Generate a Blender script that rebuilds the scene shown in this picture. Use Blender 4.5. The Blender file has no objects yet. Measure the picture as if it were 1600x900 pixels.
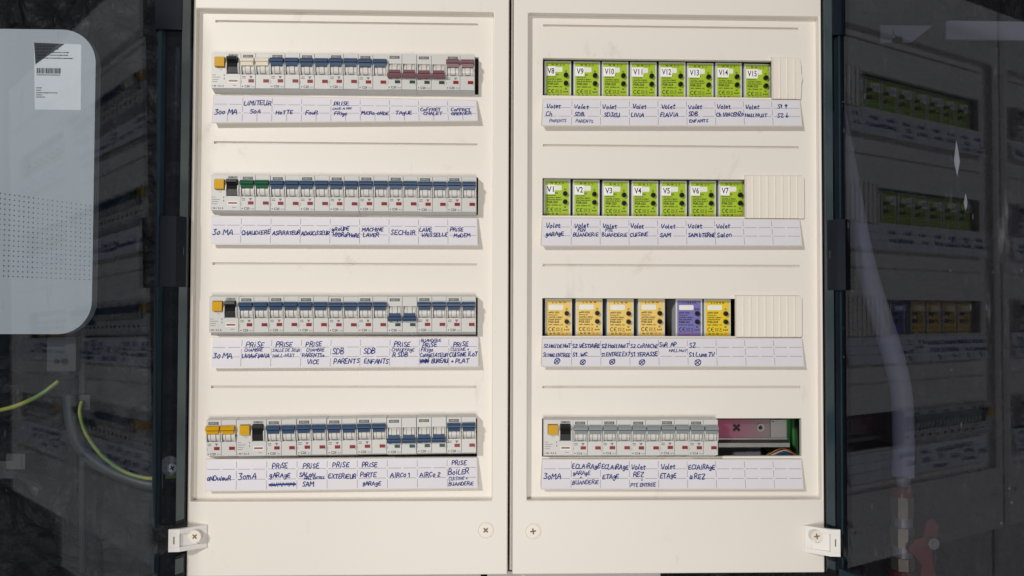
import bpy, bmesh, math, random
from mathutils import Matrix, Vector

# ------------------------------------------------------------------ camera, world, lights
SC = bpy.context.scene
COL = SC.collection
MM = 0.001
random.seed(7)

def fit_rotation(rx, ry, rz):
    Rx = Matrix.Rotation(rx, 3, 'X'); Ry = Matrix.Rotation(ry, 3, 'Y'); Rz = Matrix.Rotation(rz, 3, 'Z')
    return Rz @ Rx @ Ry @ Matrix(((1, 0, 0), (0, 0, -1), (0, 1, 0)))

cam_d = bpy.data.cameras.new("camera")
cam = bpy.data.objects.new("camera", cam_d); COL.objects.link(cam)
cam_d.sensor_width = 36.0
cam_d.lens = 36.0 * 1255.0 / 1600.0
cam_d.clip_start = 0.02; cam_d.clip_end = 50.0
cam.matrix_world = Matrix.Translation((0, -0.955, 0)) @ fit_rotation(math.radians(1.3946), math.radians(-0.1738), math.radians(-1.6315)).to_4x4()
SC.camera = cam

world = bpy.data.worlds.new("World"); SC.world = world; world.use_nodes = True
bg = world.node_tree.nodes["Background"]
bg.inputs[0].default_value = (1.0, 0.97, 0.95, 1); bg.inputs[1].default_value = 0.17

def area(name, loc, target, size, power, color):
    d = bpy.data.lights.new(name, 'AREA'); d.shape = 'DISK'; d.size = size; d.energy = power; d.color = color
    o = bpy.data.objects.new(name, d); COL.objects.link(o); o.location = loc
    o.rotation_euler = (Vector(target) - Vector(loc)).to_track_quat('-Z', 'Y').to_euler()
    return o
area("room_lamp", (-1.95, -3.30, 1.35), (0.05, 0, 0), 0.30, 89.0, (1.0, 0.965, 0.91))
area("fill_light", (0.05, -2.7, -0.80), (0.05, 0, -0.1), 0.9, 30.0, (1.0, 0.96, 0.90))  # added soft fill from low in front, not a lamp of the room

SC.view_settings.view_transform = 'Standard'; SC.view_settings.look = 'None'
SC.view_settings.exposure = 0.0; SC.view_settings.gamma = 1.0
SC.render.engine = 'CYCLES'
SC.cycles.use_denoising = True
SC.cycles.transparent_max_bounces = 24
SC.cycles.max_bounces = 8
SC.cycles.caustics_reflective = False

# ------------------------------------------------------------------ materials
def new_mat(name):
    m = bpy.data.materials.new(name); m.use_nodes = True
    nt = m.node_tree
    return m, nt, nt.nodes["Principled BSDF"]

def plastic(name, col, rough=0.4, var=0.04, vscale=60.0, bump=0.0, bscale=400.0, metal=0.0, spec=0.5, stain=None, stain_amt=0.0):
    m, nt, b = new_mat(name)
    N = nt.nodes; L = nt.links
    b.inputs["Roughness"].default_value = rough
    b.inputs["Metallic"].default_value = metal
    b.inputs["Specular IOR Level"].default_value = spec
    tc = N.new("ShaderNodeTexCoord")
    n1 = N.new("ShaderNodeTexNoise"); n1.inputs["Scale"].default_value = vscale; n1.inputs["Detail"].default_value = 6
    L.new(tc.outputs["Object"], n1.inputs["Vector"])
    mx = N.new("ShaderNodeMix"); mx.data_type = 'RGBA'
    c = Vector(col)
    mx.inputs["A"].default_value = (*(c * (1 - var)), 1); mx.inputs["B"].default_value = (*[min(1, v * (1 + var)) for v in c], 1)
    L.new(n1.outputs["Fac"], mx.inputs["Factor"])
    out = mx.outputs["Result"]
    if stain is not None:
        mp = N.new("ShaderNodeMapping"); mp.inputs["Scale"].default_value = (1, 1, 0.55)
        L.new(tc.outputs["Object"], mp.inputs["Vector"])
        n2 = N.new("ShaderNodeTexNoise"); n2.inputs["Scale"].default_value = 17; n2.inputs["Detail"].default_value = 12; n2.inputs["Roughness"].default_value = 0.74
        n2.inputs["Distortion"].default_value = 0.6
        L.new(mp.outputs["Vector"], n2.inputs["Vector"])
        r = N.new("ShaderNodeValToRGB"); r.color_ramp.elements[0].position = 0.60; r.color_ramp.elements[1].position = 0.76
        L.new(n2.outputs["Fac"], r.inputs["Fac"])
        ml = N.new("ShaderNodeMath"); ml.operation = 'MULTIPLY'; ml.inputs[1].default_value = stain_amt
        L.new(r.outputs["Color"], ml.inputs[0])
        m2 = N.new("ShaderNodeMix"); m2.data_type = 'RGBA'; m2.inputs["B"].default_value = (*stain, 1)
        L.new(ml.outputs[0], m2.inputs["Factor"]); L.new(out, m2.inputs["A"])
        out = m2.outputs["Result"]
    L.new(out, b.inputs["Base Color"])
    if bump > 0:
        n3 = N.new("ShaderNodeTexNoise"); n3.inputs["Scale"].default_value = bscale; n3.inputs["Detail"].default_value = 3
        L.new(tc.outputs["Object"], n3.inputs["Vector"])
        bp = N.new("ShaderNodeBump"); bp.inputs["Strength"].default_value = bump; bp.inputs["Distance"].default_value = 0.0006
        L.new(n3.outputs["Fac"], bp.inputs["Height"]); L.new(bp.outputs["Normal"], b.inputs["Normal"])
    return m

M = {}
M['cream'] = plastic("cream_plastic", (0.772, 0.730, 0.675), 0.45, 0.025, 6, 0.12, 500, stain=(0.42, 0.36, 0.29), stain_amt=0.50)
M['cream_rib'] = plastic("cream_rib_plastic", (0.785, 0.73, 0.66), 0.42, 0.02, 20, 0.06, 500)
M['inside'] = plastic("inside_plastic", (0.10, 0.095, 0.085), 0.6, 0.1, 20)
M['bracket'] = plastic("white_nylon", (0.80, 0.78, 0.76), 0.38, 0.03, 40, 0.05)
M['grey_body'] = plastic("light_grey_plastic", (0.575, 0.57, 0.56), 0.42, 0.03, 60, 0.05)
M['drum'] = plastic("toggle_drum_plastic", (0.62, 0.605, 0.575), 0.38, 0.03, 60)
M['ink'] = plastic("dark_ink", (0.02, 0.02, 0.023), 0.6, spec=0.15)
M['ink_grey'] = plastic("grey_ink", (0.20, 0.20, 0.20), 0.6, spec=0.2)
M['ink_red'] = plastic("red_ink", (0.55, 0.12, 0.08), 0.6)
M['ink_orange'] = plastic("orange_ink", (0.62, 0.20, 0.04), 0.6)
M['plate_dark'] = plastic("nameplate_grey", (0.10, 0.10, 0.098), 0.5, spec=0.25)
M['plate_light'] = plastic("nameplate_light_grey", (0.40, 0.40, 0.39), 0.5)
M['blue'] = plastic("blue_toggle_plastic", (0.036, 0.073, 0.148), 0.36, 0.06, 80, spec=0.35)
M['mauve'] = plastic("mauve_toggle_plastic", (0.190, 0.090, 0.108), 0.38, 0.06, 80, spec=0.35)
M['green'] = plastic("green_toggle_plastic", (0.008, 0.095, 0.042), 0.36, 0.06, 80, spec=0.35)
M['yellow'] = plastic("yellow_toggle_plastic", (0.60, 0.330, 0.005), 0.45, 0.06, 80, spec=0.2)
M['white'] = plastic("white_toggle_plastic", (0.76, 0.70, 0.58), 0.36, 0.03, 80)
M['grey'] = plastic("grey_toggle_plastic", (0.245, 0.275, 0.295), 0.36, 0.05, 80)
M['black'] = plastic("black_plastic", (0.008, 0.009, 0.010), 0.34, 0.1, 80, spec=0.22)
M['red_flag'] = plastic("red_flag", (0.20, 0.014, 0.018), 0.4, spec=0.3)
M['pink_flag'] = plastic("red_flag_edge", (0.72, 0.42, 0.38), 0.45)
M['green_flag'] = plastic("green_flag", (0.012, 0.05, 0.036), 0.4, spec=0.3)
M['flag_brown'] = plastic("brown_flag", (0.26, 0.10, 0.085), 0.4)
M['mod_shell'] = plastic("module_shell_plastic", (0.60, 0.61, 0.60), 0.45, 0.03, 60)
M['mod_green'] = plastic("lime_green_label", (0.36, 0.52, 0.016), 0.5, 0.04, 50)
M['mod_amber'] = plastic("pale_amber_label", (0.80, 0.555, 0.135), 0.5, 0.03, 50)
M['mod_yellow'] = plastic("bright_yellow_label", (0.76, 0.55, 0.010), 0.5, 0.03, 50)
M['mod_violet'] = plastic("violet_label", (0.170, 0.150, 0.430), 0.5, 0.03, 50)
M['sticker'] = plastic("white_sticker", (0.88, 0.87, 0.88), 0.35, 0.02, 50)
M['window'] = plastic("white_print", (0.78, 0.78, 0.74), 0.5, 0.02, 50)
M['paper'] = plastic("lilac_paper", (0.70, 0.68, 0.735), 0.62, 0.035, 45, 0.25, 300)
M['holder'] = plastic("strip_holder_plastic", (0.62, 0.575, 0.52), 0.35, 0.02, 60)
M['grid'] = plastic("grid_print", (0.20, 0.175, 0.21), 0.6, spec=0.2)
M['pen'] = plastic("blue_pen_ink", (0.022, 0.038, 0.205), 0.5, 0.25, 300, spec=0.15)
M['smoke_solid'] = plastic("smoked_solid_plastic", (0.004, 0.007, 0.012), 0.14, 0.2, 30, 0.03, 200, spec=0.45)
M['smoke_edge'] = plastic("smoked_edge_plastic", (0.020, 0.042, 0.056), 0.2, 0.25, 20, 0.05, 200, spec=0.5)
M['hinge_plastic'] = plastic("dark_hinge_plastic", (0.006, 0.009, 0.017), 0.42, 0.2, 30, 0.05, 200, spec=0.12)
M['smoke_facet'] = plastic("smoked_facet_plastic", (0.075, 0.105, 0.112), 0.3, 0.25, 12, 0.05, 200, spec=0.6)
M['zinc'] = plastic("zinc_metal", (0.24, 0.235, 0.225), 0.5, 0.08, 60, metal=1.0)
M['hole'] = plastic("dark_hole", (0.006, 0.006, 0.006), 0.8)
M['wire_green'] = plastic("green_cable", (0.02, 0.14, 0.03), 0.45)
M['wire_red'] = plastic("orange_wire", (0.55, 0.16, 0.03), 0.45)
M['wire_white'] = plastic("white_wire", (0.62, 0.58, 0.48), 0.45)
M['wire_blue'] = plastic("blue_wire", (0.03, 0.09, 0.22), 0.45)
M['terminal'] = plastic("grey_terminal", (0.20, 0.20, 0.24), 0.5)
M['box_white'] = plastic("white_appliance_shell", (0.54, 0.575, 0.61), 0.5, 0.05, 9, 0.03, stain=(0.30, 0.32, 0.34), stain_amt=0.3)
M['box_label'] = plastic("pale_label", (0.80, 0.82, 0.84), 0.4, 0.05, 30)
M['conduit'] = plastic("grey_conduit", (0.034, 0.040, 0.044), 0.45, 0.1, 30)
M['duct'] = plastic("pale_grey_pipe", (0.31, 0.32, 0.37), 0.45, 0.08, 25, 0.05)
M['brass'] = plastic("dull_brass", (0.17, 0.145, 0.11), 0.45, 0.15, 60, metal=0.5)
M['steel'] = plastic("dull_steel", (0.26, 0.26, 0.26), 0.5, 0.1, 60, metal=0.5)
M['valve_red'] = plastic("red_valve_plastic", (0.13, 0.018, 0.014), 0.5, 0.1, 60)
M['reflection_grey'] = plastic("pale_reflection_grey", (0.19, 0.20, 0.24), 0.7, 0.08, 30)  # grey of the plates that stand in for door reflections
M['dim_box'] = plastic("dim_grey_plastic", (0.07, 0.068, 0.066), 0.5, 0.1, 30)
M['glint_white'] = plastic("white_glint", (0.95, 0.95, 0.95), 0.7, 0.02, 30)  # white of the flat shapes that stand in for glints
M['trunk'] = plastic("pale_trunking_plastic", (0.58, 0.54, 0.52), 0.5, 0.04, 30)

def earth_wire():
    m, nt, b = new_mat("green_yellow_wire"); N = nt.nodes; L = nt.links
    tc = N.new("ShaderNodeTexCoord"); w = N.new("ShaderNodeTexNoise"); w.inputs["Scale"].default_value = 22
    L.new(tc.outputs["Object"], w.inputs["Vector"])
    r = N.new("ShaderNodeValToRGB"); r.color_ramp.elements[0].position = 0.40; r.color_ramp.elements[1].position = 0.60
    r.color_ramp.elements[0].color = (0.15, 0.28, 0.045, 1); r.color_ramp.elements[1].color = (0.42, 0.42, 0.07, 1)
    L.new(w.outputs["Fac"], r.inputs["Fac"]); L.new(r.outputs["Color"], b.inputs["Base Color"])
    b.inputs["Roughness"].default_value = 0.4
    return m
M['earth'] = earth_wire()
M['reflection_gap'] = plastic("reflection_gap", (0.06, 0.065, 0.075), 0.5, 0.2, 60, spec=0.2)

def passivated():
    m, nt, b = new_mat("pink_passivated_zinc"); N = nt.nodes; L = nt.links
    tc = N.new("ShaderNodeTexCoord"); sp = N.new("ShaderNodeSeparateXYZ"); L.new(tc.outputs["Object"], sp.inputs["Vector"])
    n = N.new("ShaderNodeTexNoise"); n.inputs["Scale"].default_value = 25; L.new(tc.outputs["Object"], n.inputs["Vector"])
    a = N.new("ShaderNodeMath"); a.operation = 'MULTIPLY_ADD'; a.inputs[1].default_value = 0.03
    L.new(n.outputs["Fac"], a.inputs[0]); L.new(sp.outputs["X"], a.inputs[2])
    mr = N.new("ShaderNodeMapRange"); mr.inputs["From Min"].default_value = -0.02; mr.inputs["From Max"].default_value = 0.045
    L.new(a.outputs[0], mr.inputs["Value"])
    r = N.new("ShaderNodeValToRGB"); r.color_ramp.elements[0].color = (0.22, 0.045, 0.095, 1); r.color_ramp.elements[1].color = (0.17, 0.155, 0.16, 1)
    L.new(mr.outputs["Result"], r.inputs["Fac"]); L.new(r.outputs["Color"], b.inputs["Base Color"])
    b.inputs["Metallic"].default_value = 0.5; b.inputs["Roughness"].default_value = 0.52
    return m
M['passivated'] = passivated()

def smoked(name, tint, seed):
    """tinted clear plastic: tinted see-through, Fresnel mirror on both faces, thin haze, fine scratches"""
    m, nt, b = new_mat(name); N = nt.nodes; L = nt.links
    N.remove(b); out = N["Material Output"]
    tr = N.new("ShaderNodeBsdfTransparent"); tr.inputs["Color"].default_value = (*tint, 1)
    gl = N.new("ShaderNodeBsdfGlossy"); gl.inputs["Roughness"].default_value = 0.012; gl.inputs["Color"].default_value = (0.78, 0.86, 1, 1)
    lw = N.new("ShaderNodeLayerWeight"); lw.inputs["Blend"].default_value = 0.5
    p5 = N.new("ShaderNodeMath"); p5.operation = 'POWER'; p5.inputs[1].default_value = 5
    L.new(lw.outputs["Facing"], p5.inputs[0])
    f = N.new("ShaderNodeMath"); f.operation = 'MULTIPLY_ADD'; f.inputs[1].default_value = 0.95; f.inputs[2].default_value = 0.036; f.use_clamp = True
    L.new(p5.outputs[0], f.inputs[0])
    tc = N.new("ShaderNodeTexCoord")
    nb = N.new("ShaderNodeTexNoise"); nb.inputs["Scale"].default_value = 7; L.new(tc.outputs["Object"], nb.inputs["Vector"])
    bp = N.new("ShaderNodeBump"); bp.inputs["Strength"].default_value = 0.018; bp.inputs["Distance"].default_value = 0.002
    L.new(nb.outputs["Fac"], bp.inputs["Height"]); L.new(bp.outputs["Normal"], gl.inputs["Normal"])
    mx = N.new("ShaderNodeMixShader"); L.new(f.outputs[0], mx.inputs["Fac"]); L.new(tr.outputs[0], mx.inputs[1]); L.new(gl.outputs[0], mx.inputs[2])
    # scratches and dust
    mp = N.new("ShaderNodeMapping"); mp.inputs["Scale"].default_value = (60, 60, 9); mp.inputs["Rotation"].default_value = (0.5, 0.3, seed)
    L.new(tc.outputs["Object"], mp.inputs["Vector"])
    ns = N.new("ShaderNodeTexNoise"); ns.inputs["Scale"].default_value = 1.0; ns.inputs["Detail"].default_value = 5; ns.inputs["Roughness"].default_value = 0.72
    L.new(mp.outputs["Vector"], ns.inputs["Vector"])
    rs = N.new("ShaderNodeValToRGB"); rs.color_ramp.elements[0].position = 0.63; rs.color_ramp.elements[1].position = 0.80
    L.new(ns.outputs["Fac"], rs.inputs["Fac"])
    na = N.new("ShaderNodeTexNoise"); na.inputs["Scale"].default_value = 5; na.inputs["Detail"].default_value = 4
    L.new(tc.outputs["Object"], na.inputs["Vector"])
    vo = N.new("ShaderNodeTexVoronoi"); vo.inputs["Scale"].default_value = 55; L.new(tc.outputs["Object"], vo.inputs["Vector"])
    lt = N.new("ShaderNodeMath"); lt.operation = 'LESS_THAN'; lt.inputs[1].default_value = 0.06; L.new(vo.outputs["Distance"], lt.inputs[0])
    sc_ = N.new("ShaderNodeSeparateColor"); L.new(vo.outputs["Color"], sc_.inputs["Color"])
    gt = N.new("ShaderNodeMath"); gt.operation = 'GREATER_THAN'; gt.inputs[1].default_value = 0.66; L.new(sc_.outputs["Red"], gt.inputs[0])
    sp = N.new("ShaderNodeMath"); sp.operation = 'MULTIPLY'; L.new(lt.outputs[0], sp.inputs[0]); L.new(gt.outputs[0], sp.inputs[1])
    # thin straight scratches: stretched cells, only a few of them kept
    m3 = N.new("ShaderNodeMapping"); m3.inputs["Scale"].default_value = (150, 150, 30); m3.inputs["Rotation"].default_value = (0.7, 0.75, seed * 0.5)
    L.new(tc.outputs["Object"], m3.inputs["Vector"])
    v2 = N.new("ShaderNodeTexVoronoi"); v2.inputs["Scale"].default_value = 1.0; L.new(m3.outputs["Vector"], v2.inputs["Vector"])
    l2 = N.new("ShaderNodeMath"); l2.operation = 'LESS_THAN'; l2.inputs[1].default_value = 0.10; L.new(v2.outputs["Distance"], l2.inputs[0])
    s2 = N.new("ShaderNodeSeparateColor"); L.new(v2.outputs["Color"], s2.inputs["Color"])
    g2 = N.new("ShaderNodeMath"); g2.operation = 'GREATER_THAN'; g2.inputs[1].default_value = 0.88; L.new(s2.outputs["Green"], g2.inputs[0])
    sq = N.new("ShaderNodeMath"); sq.operation = 'MULTIPLY'; L.new(l2.outputs[0], sq.inputs[0]); L.new(g2.outputs[0], sq.inputs[1])
    sa = N.new("ShaderNodeMath"); sa.operation = 'MAXIMUM'; L.new(sp.outputs[0], sa.inputs[0]); L.new(sq.outputs[0], sa.inputs[1])
    sb = N.new("ShaderNodeMath"); sb.operation = 'MULTIPLY'; sb.inputs[1].default_value = 0.16; L.new(sa.outputs[0], sb.inputs[0])
    hz = N.new("ShaderNodeMath"); hz.operation = 'MULTIPLY_ADD'; hz.inputs[1].default_value = 0.20
    L.new(rs.outputs["Color"], hz.inputs[0]); L.new(sb.outputs[0], hz.inputs[2])
    h2 = N.new("ShaderNodeMath"); h2.operation = 'MULTIPLY_ADD'; h2.inputs[1].default_value = 0.006
    L.new(na.outputs["Fac"], h2.inputs[0]); L.new(hz.outputs[0], h2.inputs[2])
    df = N.new("ShaderNodeBsdfDiffuse"); df.inputs["Color"].default_value = (0.5, 0.5, 0.52, 1)
    m2 = N.new("ShaderNodeMixShader"); L.new(h2.outputs[0], m2.inputs["Fac"]); L.new(mx.outputs[0], m2.inputs[1]); L.new(df.outputs[0], m2.inputs[2])
    L.new(m2.outputs[0], out.inputs["Surface"])
    return m
def smoked_bar():
    m, nt, b = new_mat("smoked_bar_plastic"); N = nt.nodes; L = nt.links
    out = N["Material Output"]; N.remove(b)
    tr = N.new("ShaderNodeBsdfTransparent"); tr.inputs["Color"].default_value = (0.42, 0.45, 0.50, 1)
    gl = N.new("ShaderNodeBsdfGlossy"); gl.inputs["Roughness"].default_value = 0.10; gl.inputs["Color"].default_value = (0.8, 0.88, 1, 1)
    lw = N.new("ShaderNodeLayerWeight"); lw.inputs["Blend"].default_value = 0.5
    p5 = N.new("ShaderNodeMath"); p5.operation = 'POWER'; p5.inputs[1].default_value = 5; L.new(lw.outputs["Facing"], p5.inputs[0])
    f = N.new("ShaderNodeMath"); f.operation = 'MULTIPLY_ADD'; f.inputs[1].default_value = 0.6; f.inputs[2].default_value = 0.032; L.new(p5.outputs[0], f.inputs[0])
    mx = N.new("ShaderNodeMixShader"); L.new(f.outputs[0], mx.inputs["Fac"]); L.new(tr.outputs[0], mx.inputs[1]); L.new(gl.outputs[0], mx.inputs[2])
    L.new(mx.outputs[0], out.inputs["Surface"]); return m
M['smoke_bar'] = smoked_bar()
M['smoked_left'] = smoked("smoked_clear_plastic", (0.72, 0.75, 0.78), 0.4)
M['smoked_right'] = smoked("smoked_clear_plastic_b", (0.60, 0.61, 0.66), 1.3)

def black_sheet():
    m, nt, b = new_mat("black_plastic_sheet"); N = nt.nodes; L = nt.links
    b.inputs["Specular IOR Level"].default_value = 0.32
    tc = N.new("ShaderNodeTexCoord")
    n0 = N.new("ShaderNodeTexNoise"); n0.inputs["Scale"].default_value = 9; n0.inputs["Detail"].default_value = 3
    L.new(tc.outputs["Object"], n0.inputs["Vector"])
    va = N.new("ShaderNodeMix"); va.data_type = 'RGBA'; va.inputs["Factor"].default_value = 0.12
    L.new(tc.outputs["Object"], va.inputs["A"]); L.new(n0.outputs["Color"], va.inputs["B"])
    v = N.new("ShaderNodeTexVoronoi"); v.inputs["Scale"].default_value = 26; v.distance = 'MINKOWSKI' if False else 'EUCLIDEAN'
    L.new(va.outputs["Result"], v.inputs["Vector"])
    n = N.new("ShaderNodeTexNoise"); n.inputs["Scale"].default_value = 30; n.inputs["Detail"].default_value = 8; n.inputs["Roughness"].default_value = 0.6
    L.new(va.outputs["Result"], n.inputs["Vector"])
    ad = N.new("ShaderNodeMath"); ad.operation = 'ADD'; L.new(v.outputs["Distance"], ad.inputs[0]); L.new(n.outputs["Fac"], ad.inputs[1])
    bp = N.new("ShaderNodeBump"); bp.inputs["Strength"].default_value = 1.0; bp.inputs["Distance"].default_value = 0.016
    L.new(ad.outputs[0], bp.inputs["Height"]); L.new(bp.outputs["Normal"], b.inputs["Normal"])
    b.inputs["Base Color"].default_value = (0.005, 0.0043, 0.0062, 1); b.inputs["Roughness"].default_value = 0.34
    return m
M['sheet'] = black_sheet()

# ------------------------------------------------------------------ mesh builder (millimetres; x right, y away from the viewer, z up)
_text_cache = {}
def text_geo(s, bold=0.0):
    key = (s, bold)
    if key not in _text_cache:
        cu = bpy.data.curves.new("t", 'FONT'); cu.body = s; cu.resolution_u = 2; cu.offset = bold
        o = bpy.data.objects.new("t", cu); COL.objects.link(o)
        dg = bpy.context.evaluated_depsgraph_get()
        me = bpy.data.meshes.new_from_object(o.evaluated_get(dg))
        vs = [(v.co.x, v.co.y) for v in me.vertices]; fs = [tuple(p.vertices) for p in me.polygons]
        bpy.data.objects.remove(o); bpy.data.curves.remove(cu); bpy.data.meshes.remove(me)
        _text_cache[key] = (vs, fs)
    return _text_cache[key]

class MB:
    def __init__(s): s.v = []; s.f = []; s.m = []; s.sm = []
    def add(s, vs, fs, m, smooth=False):
        b = len(s.v); s.v += [tuple(v) for v in vs]
        for f in fs: s.f.append(tuple(b + i for i in f)); s.m.append(m); s.sm.append(smooth)
    def _bm(s, bm, m, bev=0, seg=1, smooth=False):
        if bev > 0:
            es = [e for e in bm.edges if len(e.link_faces) == 2 and e.calc_face_angle(0) > 0.35]
            bmesh.ops.bevel(bm, geom=es, offset=bev, segments=seg, affect='EDGES', profile=0.5, clamp_overlap=True)
        bmesh.ops.recalc_face_normals(bm, faces=bm.faces)
        bm.verts.index_update()
        s.add([v.co[:] for v in bm.verts], [[v.index for v in f.verts] for f in bm.faces], m, smooth); bm.free()
    def box(s, x0, x1, y0, y1, z0, z1, m, bev=0, seg=1):
        s.prism([(x0, z0), (x1, z0), (x1, z1), (x0, z1)], 'y', y0, y1, m, bev, seg)
    def prism(s, poly, axis, a, b, m, bev=0, seg=1, smooth=False):
        bm = bmesh.new()
        def P(p, t):
            return (p[0], t, p[1]) if axis == 'y' else ((t, p[0], p[1]) if axis == 'x' else (p[0], p[1], t))
        lo = [bm.verts.new(P(p, a)) for p in poly]; hi = [bm.verts.new(P(p, b)) for p in poly]
        n = len(poly)
        bm.faces.new(lo); bm.faces.new(hi[::-1])
        for i in range(n): bm.faces.new((lo[i], lo[(i + 1) % n], hi[(i + 1) % n], hi[i]))
        s._bm(bm, m, bev, seg, smooth)
    def cyl(s, c, r, h, axis, m, seg=24, r2=None, bev=0):
        r2 = r if r2 is None else r2
        bm = bmesh.new()
        def P(a, rr, t):
            u, w = rr * math.cos(a), rr * math.sin(a)
            return (c[0] + u, c[1] + t, c[2] + w) if axis == 'y' else ((c[0] + t, c[1] + u, c[2] + w) if axis == 'x' else (c[0] + u, c[1] + w, c[2] + t))
        A = [2 * math.pi * i / seg for i in range(seg)]
        lo = [bm.verts.new(P(a, r, 0)) for a in A]; hi = [bm.verts.new(P(a, r2, h)) for a in A]
        bm.faces.new(lo); bm.faces.new(hi[::-1])
        for i in range(seg): bm.faces.new((lo[i], lo[(i + 1) % seg], hi[(i + 1) % seg], hi[i]))
        if bev:
            es = [e for e in bm.edges if e.calc_face_angle(0) > 0.8]
            bmesh.ops.bevel(bm, geom=es, offset=bev, segments=2, affect='EDGES', profile=0.5)
        s._bm(bm, m)
    def disc(s, x, y, z, r, m, seg=12):
        s.add([(x + r * math.cos(2 * math.pi * i / seg), y, z + r * math.sin(2 * math.pi * i / seg)) for i in range(seg)], [tuple(range(seg))], m)
    def rect(s, x0, x1, y, z0, z1, m): s.add([(x0, y, z0), (x1, y, z0), (x1, y, z1), (x0, y, z1)], [(0, 1, 2, 3)], m)
    def poly(s, pts, y, m): s.add([(p[0], y, p[1]) for p in pts], [tuple(range(len(pts)))], m)
    def plate(s, x0, x1, z0, z1, y0, y1, holes, m, bev=0):
        """flat plate between y0 (front) and y1 (back) with rectangular through holes (x0,x1,z0,z1)"""
        xs = sorted({x0, x1, *[h[0] for h in holes], *[h[1] for h in holes]}); zs = sorted({z0, z1, *[h[2] for h in holes], *[h[3] for h in holes]})
        bm = bmesh.new(); vd = {}
        def V(x, z):
            if (x, z) not in vd: vd[(x, z)] = bm.verts.new((x, y0, z))
            return vd[(x, z)]
        for i in range(len(xs) - 1):
            for j in range(len(zs) - 1):
                cx, cz = (xs[i] + xs[i + 1]) / 2, (zs[j] + zs[j + 1]) / 2
                if any(h[0] < cx < h[1] and h[2] < cz < h[3] for h in holes): continue
                bm.faces.new((V(xs[i], zs[j]), V(xs[i + 1], zs[j]), V(xs[i + 1], zs[j + 1]), V(xs[i], zs[j + 1])))
        bmesh.ops.recalc_face_normals(bm, faces=bm.faces)
        r = bmesh.ops.extrude_face_region(bm, geom=list(bm.faces))
        bmesh.ops.translate(bm, vec=(0, y1 - y0, 0), verts=[g for g in r['geom'] if isinstance(g, bmesh.types.BMVert)])
        s._bm(bm, m, bev, 2)
    def tube(s, pts, r, m, seg=12, cap=True):
        P = [Vector(p) for p in pts]; rr = r if isinstance(r, (list, tuple)) else [r] * len(P)
        rings = []; up = Vector((0, 1, 0.13)).normalized()
        for i, p in enumerate(P):
            t = (P[min(i + 1, len(P) - 1)] - P[max(i - 1, 0)]).normalized()
            a = t.cross(up); a = a.normalized() if a.length > 1e-5 else t.cross(Vector((1, 0, 0))).normalized()
            b = t.cross(a)
            rings.append([p + rr[i] * (math.cos(2 * math.pi * k / seg) * a + math.sin(2 * math.pi * k / seg) * b) for k in range(seg)])
        vs = [v for R in rings for v in R]; fs = []
        for i in range(len(P) - 1):
            for k in range(seg):
                fs.append((i * seg + k, i * seg + (k + 1) % seg, (i + 1) * seg + (k + 1) % seg, (i + 1) * seg + k))
        if cap: fs.append(tuple(range(seg))); fs.append(tuple((len(P) - 1) * seg + k for k in range(seg)))
        s.add(vs, fs, m, True)
    def text(s, t, x, z, size, y, m, align='l', bold=0.0, width=None, angle=0.0):
        """printed text: x,z of baseline start (or centre), size = cap height in mm"""
        vs, fs = text_geo(t, bold)
        if not vs: return
        k = size / 0.69
        x0 = min(v[0] for v in vs); x1 = max(v[0] for v in vs); w = (x1 - x0) * k
        kx = k if width is None else width / max(1e-6, (x1 - x0))
        w = (x1 - x0) * kx
        off = {'l': 0, 'c': -w / 2, 'r': -w}[align]
        s.add([(x + off + (v[0] - x0) * kx, y, z + v[1] * k) for v in vs], fs, m)
    def build(s, name, mats, parent=None, label=None):
        keys = []
        for k in s.m:
            if k not in keys: keys.append(k)
        me = bpy.data.meshes.new(name)
        me.from_pydata([(a * MM, b * MM, c * MM) for a, b, c in s.v], [], s.f)
        for k in keys: me.materials.append(M[k])
        me.polygons.foreach_set("material_index", [keys.index(k) for k in s.m])
        me.polygons.foreach_set("use_smooth", s.sm)
        me.update()
        o = bpy.data.objects.new(name, me); COL.objects.link(o)
        if parent is not None: o.parent = parent
        if label: o["label"] = label
        return o

def thing(name, label, cat, loc=(0, 0, 0), group=None):
    o = bpy.data.objects.new(name, None); COL.objects.link(o)
    o.empty_display_size = 0.01
    o.location = [c * MM for c in loc]; o["label"] = label; o["category"] = cat
    if group: o["group"] = group
    return o
def tag(o, label, cat, group=None, kind=None):
    o["label"] = label; o["category"] = cat
    if group: o["group"] = group
    if kind: o["kind"] = kind
    return o
def copy_tree(o, parent=None):
    c = o.copy(); COL.objects.link(c)
    if parent is not None: c.parent = parent
    for ch in o.children: copy_tree(ch, c)
    return c

def smooth_path(pts, n=8):
    P = [Vector(p) for p in pts]; out = []
    for i in range(len(P) - 1):
        p0, p1, p2, p3 = P[max(i - 1, 0)], P[i], P[i + 1], P[min(i + 2, len(P) - 1)]
        for k in range(n):
            t = k / n
            out.append(0.5 * ((2 * p1) + (p2 - p0) * t + (2 * p0 - 5 * p1 + 4 * p2 - p3) * t * t + (3 * p1 - p0 - 3 * p2 + p3) * t ** 3))
    out.append(P[-1]); return out

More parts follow.
